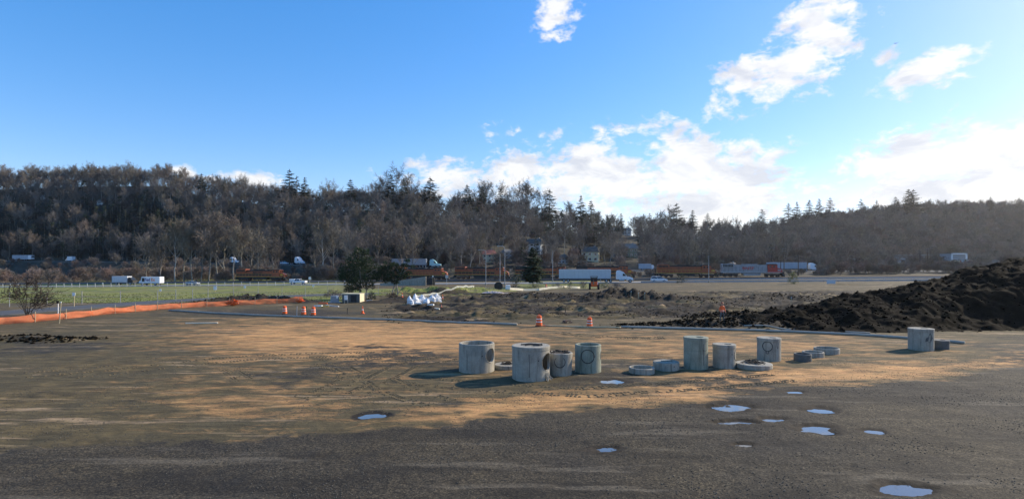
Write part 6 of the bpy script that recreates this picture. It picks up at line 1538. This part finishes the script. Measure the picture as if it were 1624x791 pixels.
# ------------------------------------------------------------------ worker in an orange jacket on the broken ground
def person(px, pyb, hgt, rz, label):
    g = G(px, pyb); o = bpy.data.objects.new('person', bpy.data.meshes.new('person'))
    J = {'pel': (0, 0, .98, .15), 'sp': (0, -.01, 1.15, .15), 'ch': (0, -.02, 1.36, .17), 'nk': (0, -.03, 1.52, .065), 'h0': (0, -.035, 1.60, .085), 'h1': (0, -.035, 1.70, .10), 'h2': (0, -.03, 1.78, .07),
         'lh': (-.10, 0, .92, .10), 'lk': (-.17, -.05, .50, .072), 'la': (-.22, .02, .09, .05), 'lt': (-.23, -.15, .04, .045), 'rh': (.10, 0, .92, .10), 'rk': (.17, -.03, .50, .072), 'ra': (.22, .05, .09, .05), 'rt': (.25, -.12, .04, .045),
         'ls': (-.19, -.02, 1.43, .075), 'le': (-.31, -.02, 1.15, .052), 'lw': (-.27, -.18, .95, .036), 'rs': (.19, -.02, 1.43, .075), 're': (.30, 0, 1.15, .052), 'rw': (.33, -.10, .90, .036)}
    E = [('pel','sp'),('sp','ch'),('ch','nk'),('nk','h0'),('h0','h1'),('h1','h2'),('pel','lh'),('lh','lk'),('lk','la'),('la','lt'),('pel','rh'),('rh','rk'),('rk','ra'),('ra','rt'),('ch','ls'),('ls','le'),('le','lw'),('ch','rs'),('rs','re'),('re','rw')]
    for s_, w_ in (('l', 'lw'), ('r', 're')):
        w = J[s_+'w']; sg = -1 if s_ == 'l' else 1
        J[s_+'pm'] = (w[0], w[1]-.03, w[2]-.07, .030); E.append((s_+'w', s_+'pm'))
        for k in range(4): J[s_+'f%d' % k] = (w[0]+(k-1.5)*.02, w[1]-.05, w[2]-.15+.01*abs(k-1.5), .009); J[s_+'g%d' % k] = (w[0]+(k-1.5)*.021, w[1]-.02, w[2]-.18, .008); E += [(s_+'pm', s_+'f%d' % k), (s_+'f%d' % k, s_+'g%d' % k)]
        J[s_+'th'] = (w[0]-sg*.045, w[1]-.06, w[2]-.10, .010); E.append((s_+'pm', s_+'th'))
    names = list(J); me = o.data; me.from_pydata([J[n][:3] for n in names], [(names.index(a), names.index(b)) for a, b in E], []); C.objects.link(o)
    sk = o.modifiers.new('skin', 'SKIN'); sv = me.skin_vertices[0].data if me.skin_vertices else None
    if sv is None:
        import bmesh
        bm = bmesh.new(); bm.from_mesh(me); bm.verts.layers.skin.verify(); bm.to_mesh(me); bm.free(); sv = me.skin_vertices[0].data
    for i, n in enumerate(names): r = J[n][3]; sv[i].radius = (r, r*(.72 if n in ('ch', 'sp', 'pel') else 1)); sv[i].use_root = n == 'pel'
    ss = o.modifiers.new('sub', 'SUBSURF'); ss.levels = 2; ss.render_levels = 2
    dg = bpy.context.evaluated_depsgraph_get(); dg.update(); bm_ = bpy.data.meshes.new_from_object(o.evaluated_get(dg)); bpy.data.objects.remove(o)
    for m in (M['skin'], M['orange'], M['jeans'], M['dark']): bm_.materials.append(m)
    for p in bm_.polygons:
        c = p.center; z = c.z
        p.material_index = 3 if z < .12 else 2 if z < .92 and abs(c.x) < .27 and c.y > -.16 or z < .80 else 1 if z < 1.53 and z > .93 else 0
        p.use_smooth = True
    b = bpy.data.objects.new('person', bm_); C.objects.link(b); b.location = tuple(g); b.rotation_euler = (0, 0, rz); b.scale = (hgt/1.85,)*3
    tag(b, label, 'person')
    MB().lathe([(.165, 1.725), (.135, 1.74), (.125, 1.80), (.08, 1.87), (0, 1.89)], 18, (0, -.035, 0)).build('hard_hat', M['orange_loco'], b)
    MB().lathe([(.195, 1.02), (.20, 1.06)], 20).build('reflective_band', M['reflect'], b)
    f = MB(); f.box((-.032, -.132, 1.70), (.018, .01, .010)); f.box((.032, -.132, 1.70), (.018, .01, .010)); f.build('eye', M['dark'], b); MB().box((0, -.142, 1.665), (.022, .03, .035), 0, .6).build('nose', M['skin'], b); MB().box((0, -.128, 1.625), (.045, .008, .008)).build('mouth', M['red_wall'], b)
person(1145, 518, 1.85, .25, 'worker in orange jacket and hard hat standing on dark soil by the long pipe')

# small aircraft, exhaust smoke
o = thing('aircraft', 'tiny dark aircraft in the blue right of the tall cloud', 'aircraft', ((1421-CX)/F*1500, 1500, CH+(HY-69)/F*1500), .3); o.rotation_euler = (0, -.25, .4)
MB().cyl((-5, 0, 0), (5, 0, 0), .8, .5, seg=10).build('fuselage', M['house_grey'], o); MB().box((.5, 0, .3), (1.8, 13, .2)).build('wing', M['house_grey'], o); MB().box((-4.6, 0, 1.0), (1.2, .15, 2.0)).build('tail_fin', M['house_grey'], o); MB().box((-4.6, 0, .3), (1.1, 4, .12)).build('tailplane', M['house_grey'], o)
def volume_mat(name, dens, col, an):
    m = bpy.data.materials.new(name); m.use_nodes = True; t = NT(m.node_tree); [t.n.remove(n) for n in list(t.n) if n.type != 'OUTPUT_MATERIAL']
    v = t.new('ShaderNodeVolumePrincipled'); v.inputs['Color'].default_value = (*col, 1); v.inputs['Density'].default_value = dens; v.inputs['Anisotropy'].default_value = an; t.link(v.outputs[0], [n for n in t.n if n.type == 'OUTPUT_MATERIAL'][0].inputs['Volume']); return m
hz = MB().box((0, 0, 0), (3700, 3700, 140)).build('haze', volume_mat('haze_air', 0.00006, (.98, .97, .95), .6), None, (0, 60, 140/2-4.2)); tag(hz, kind='stuff')
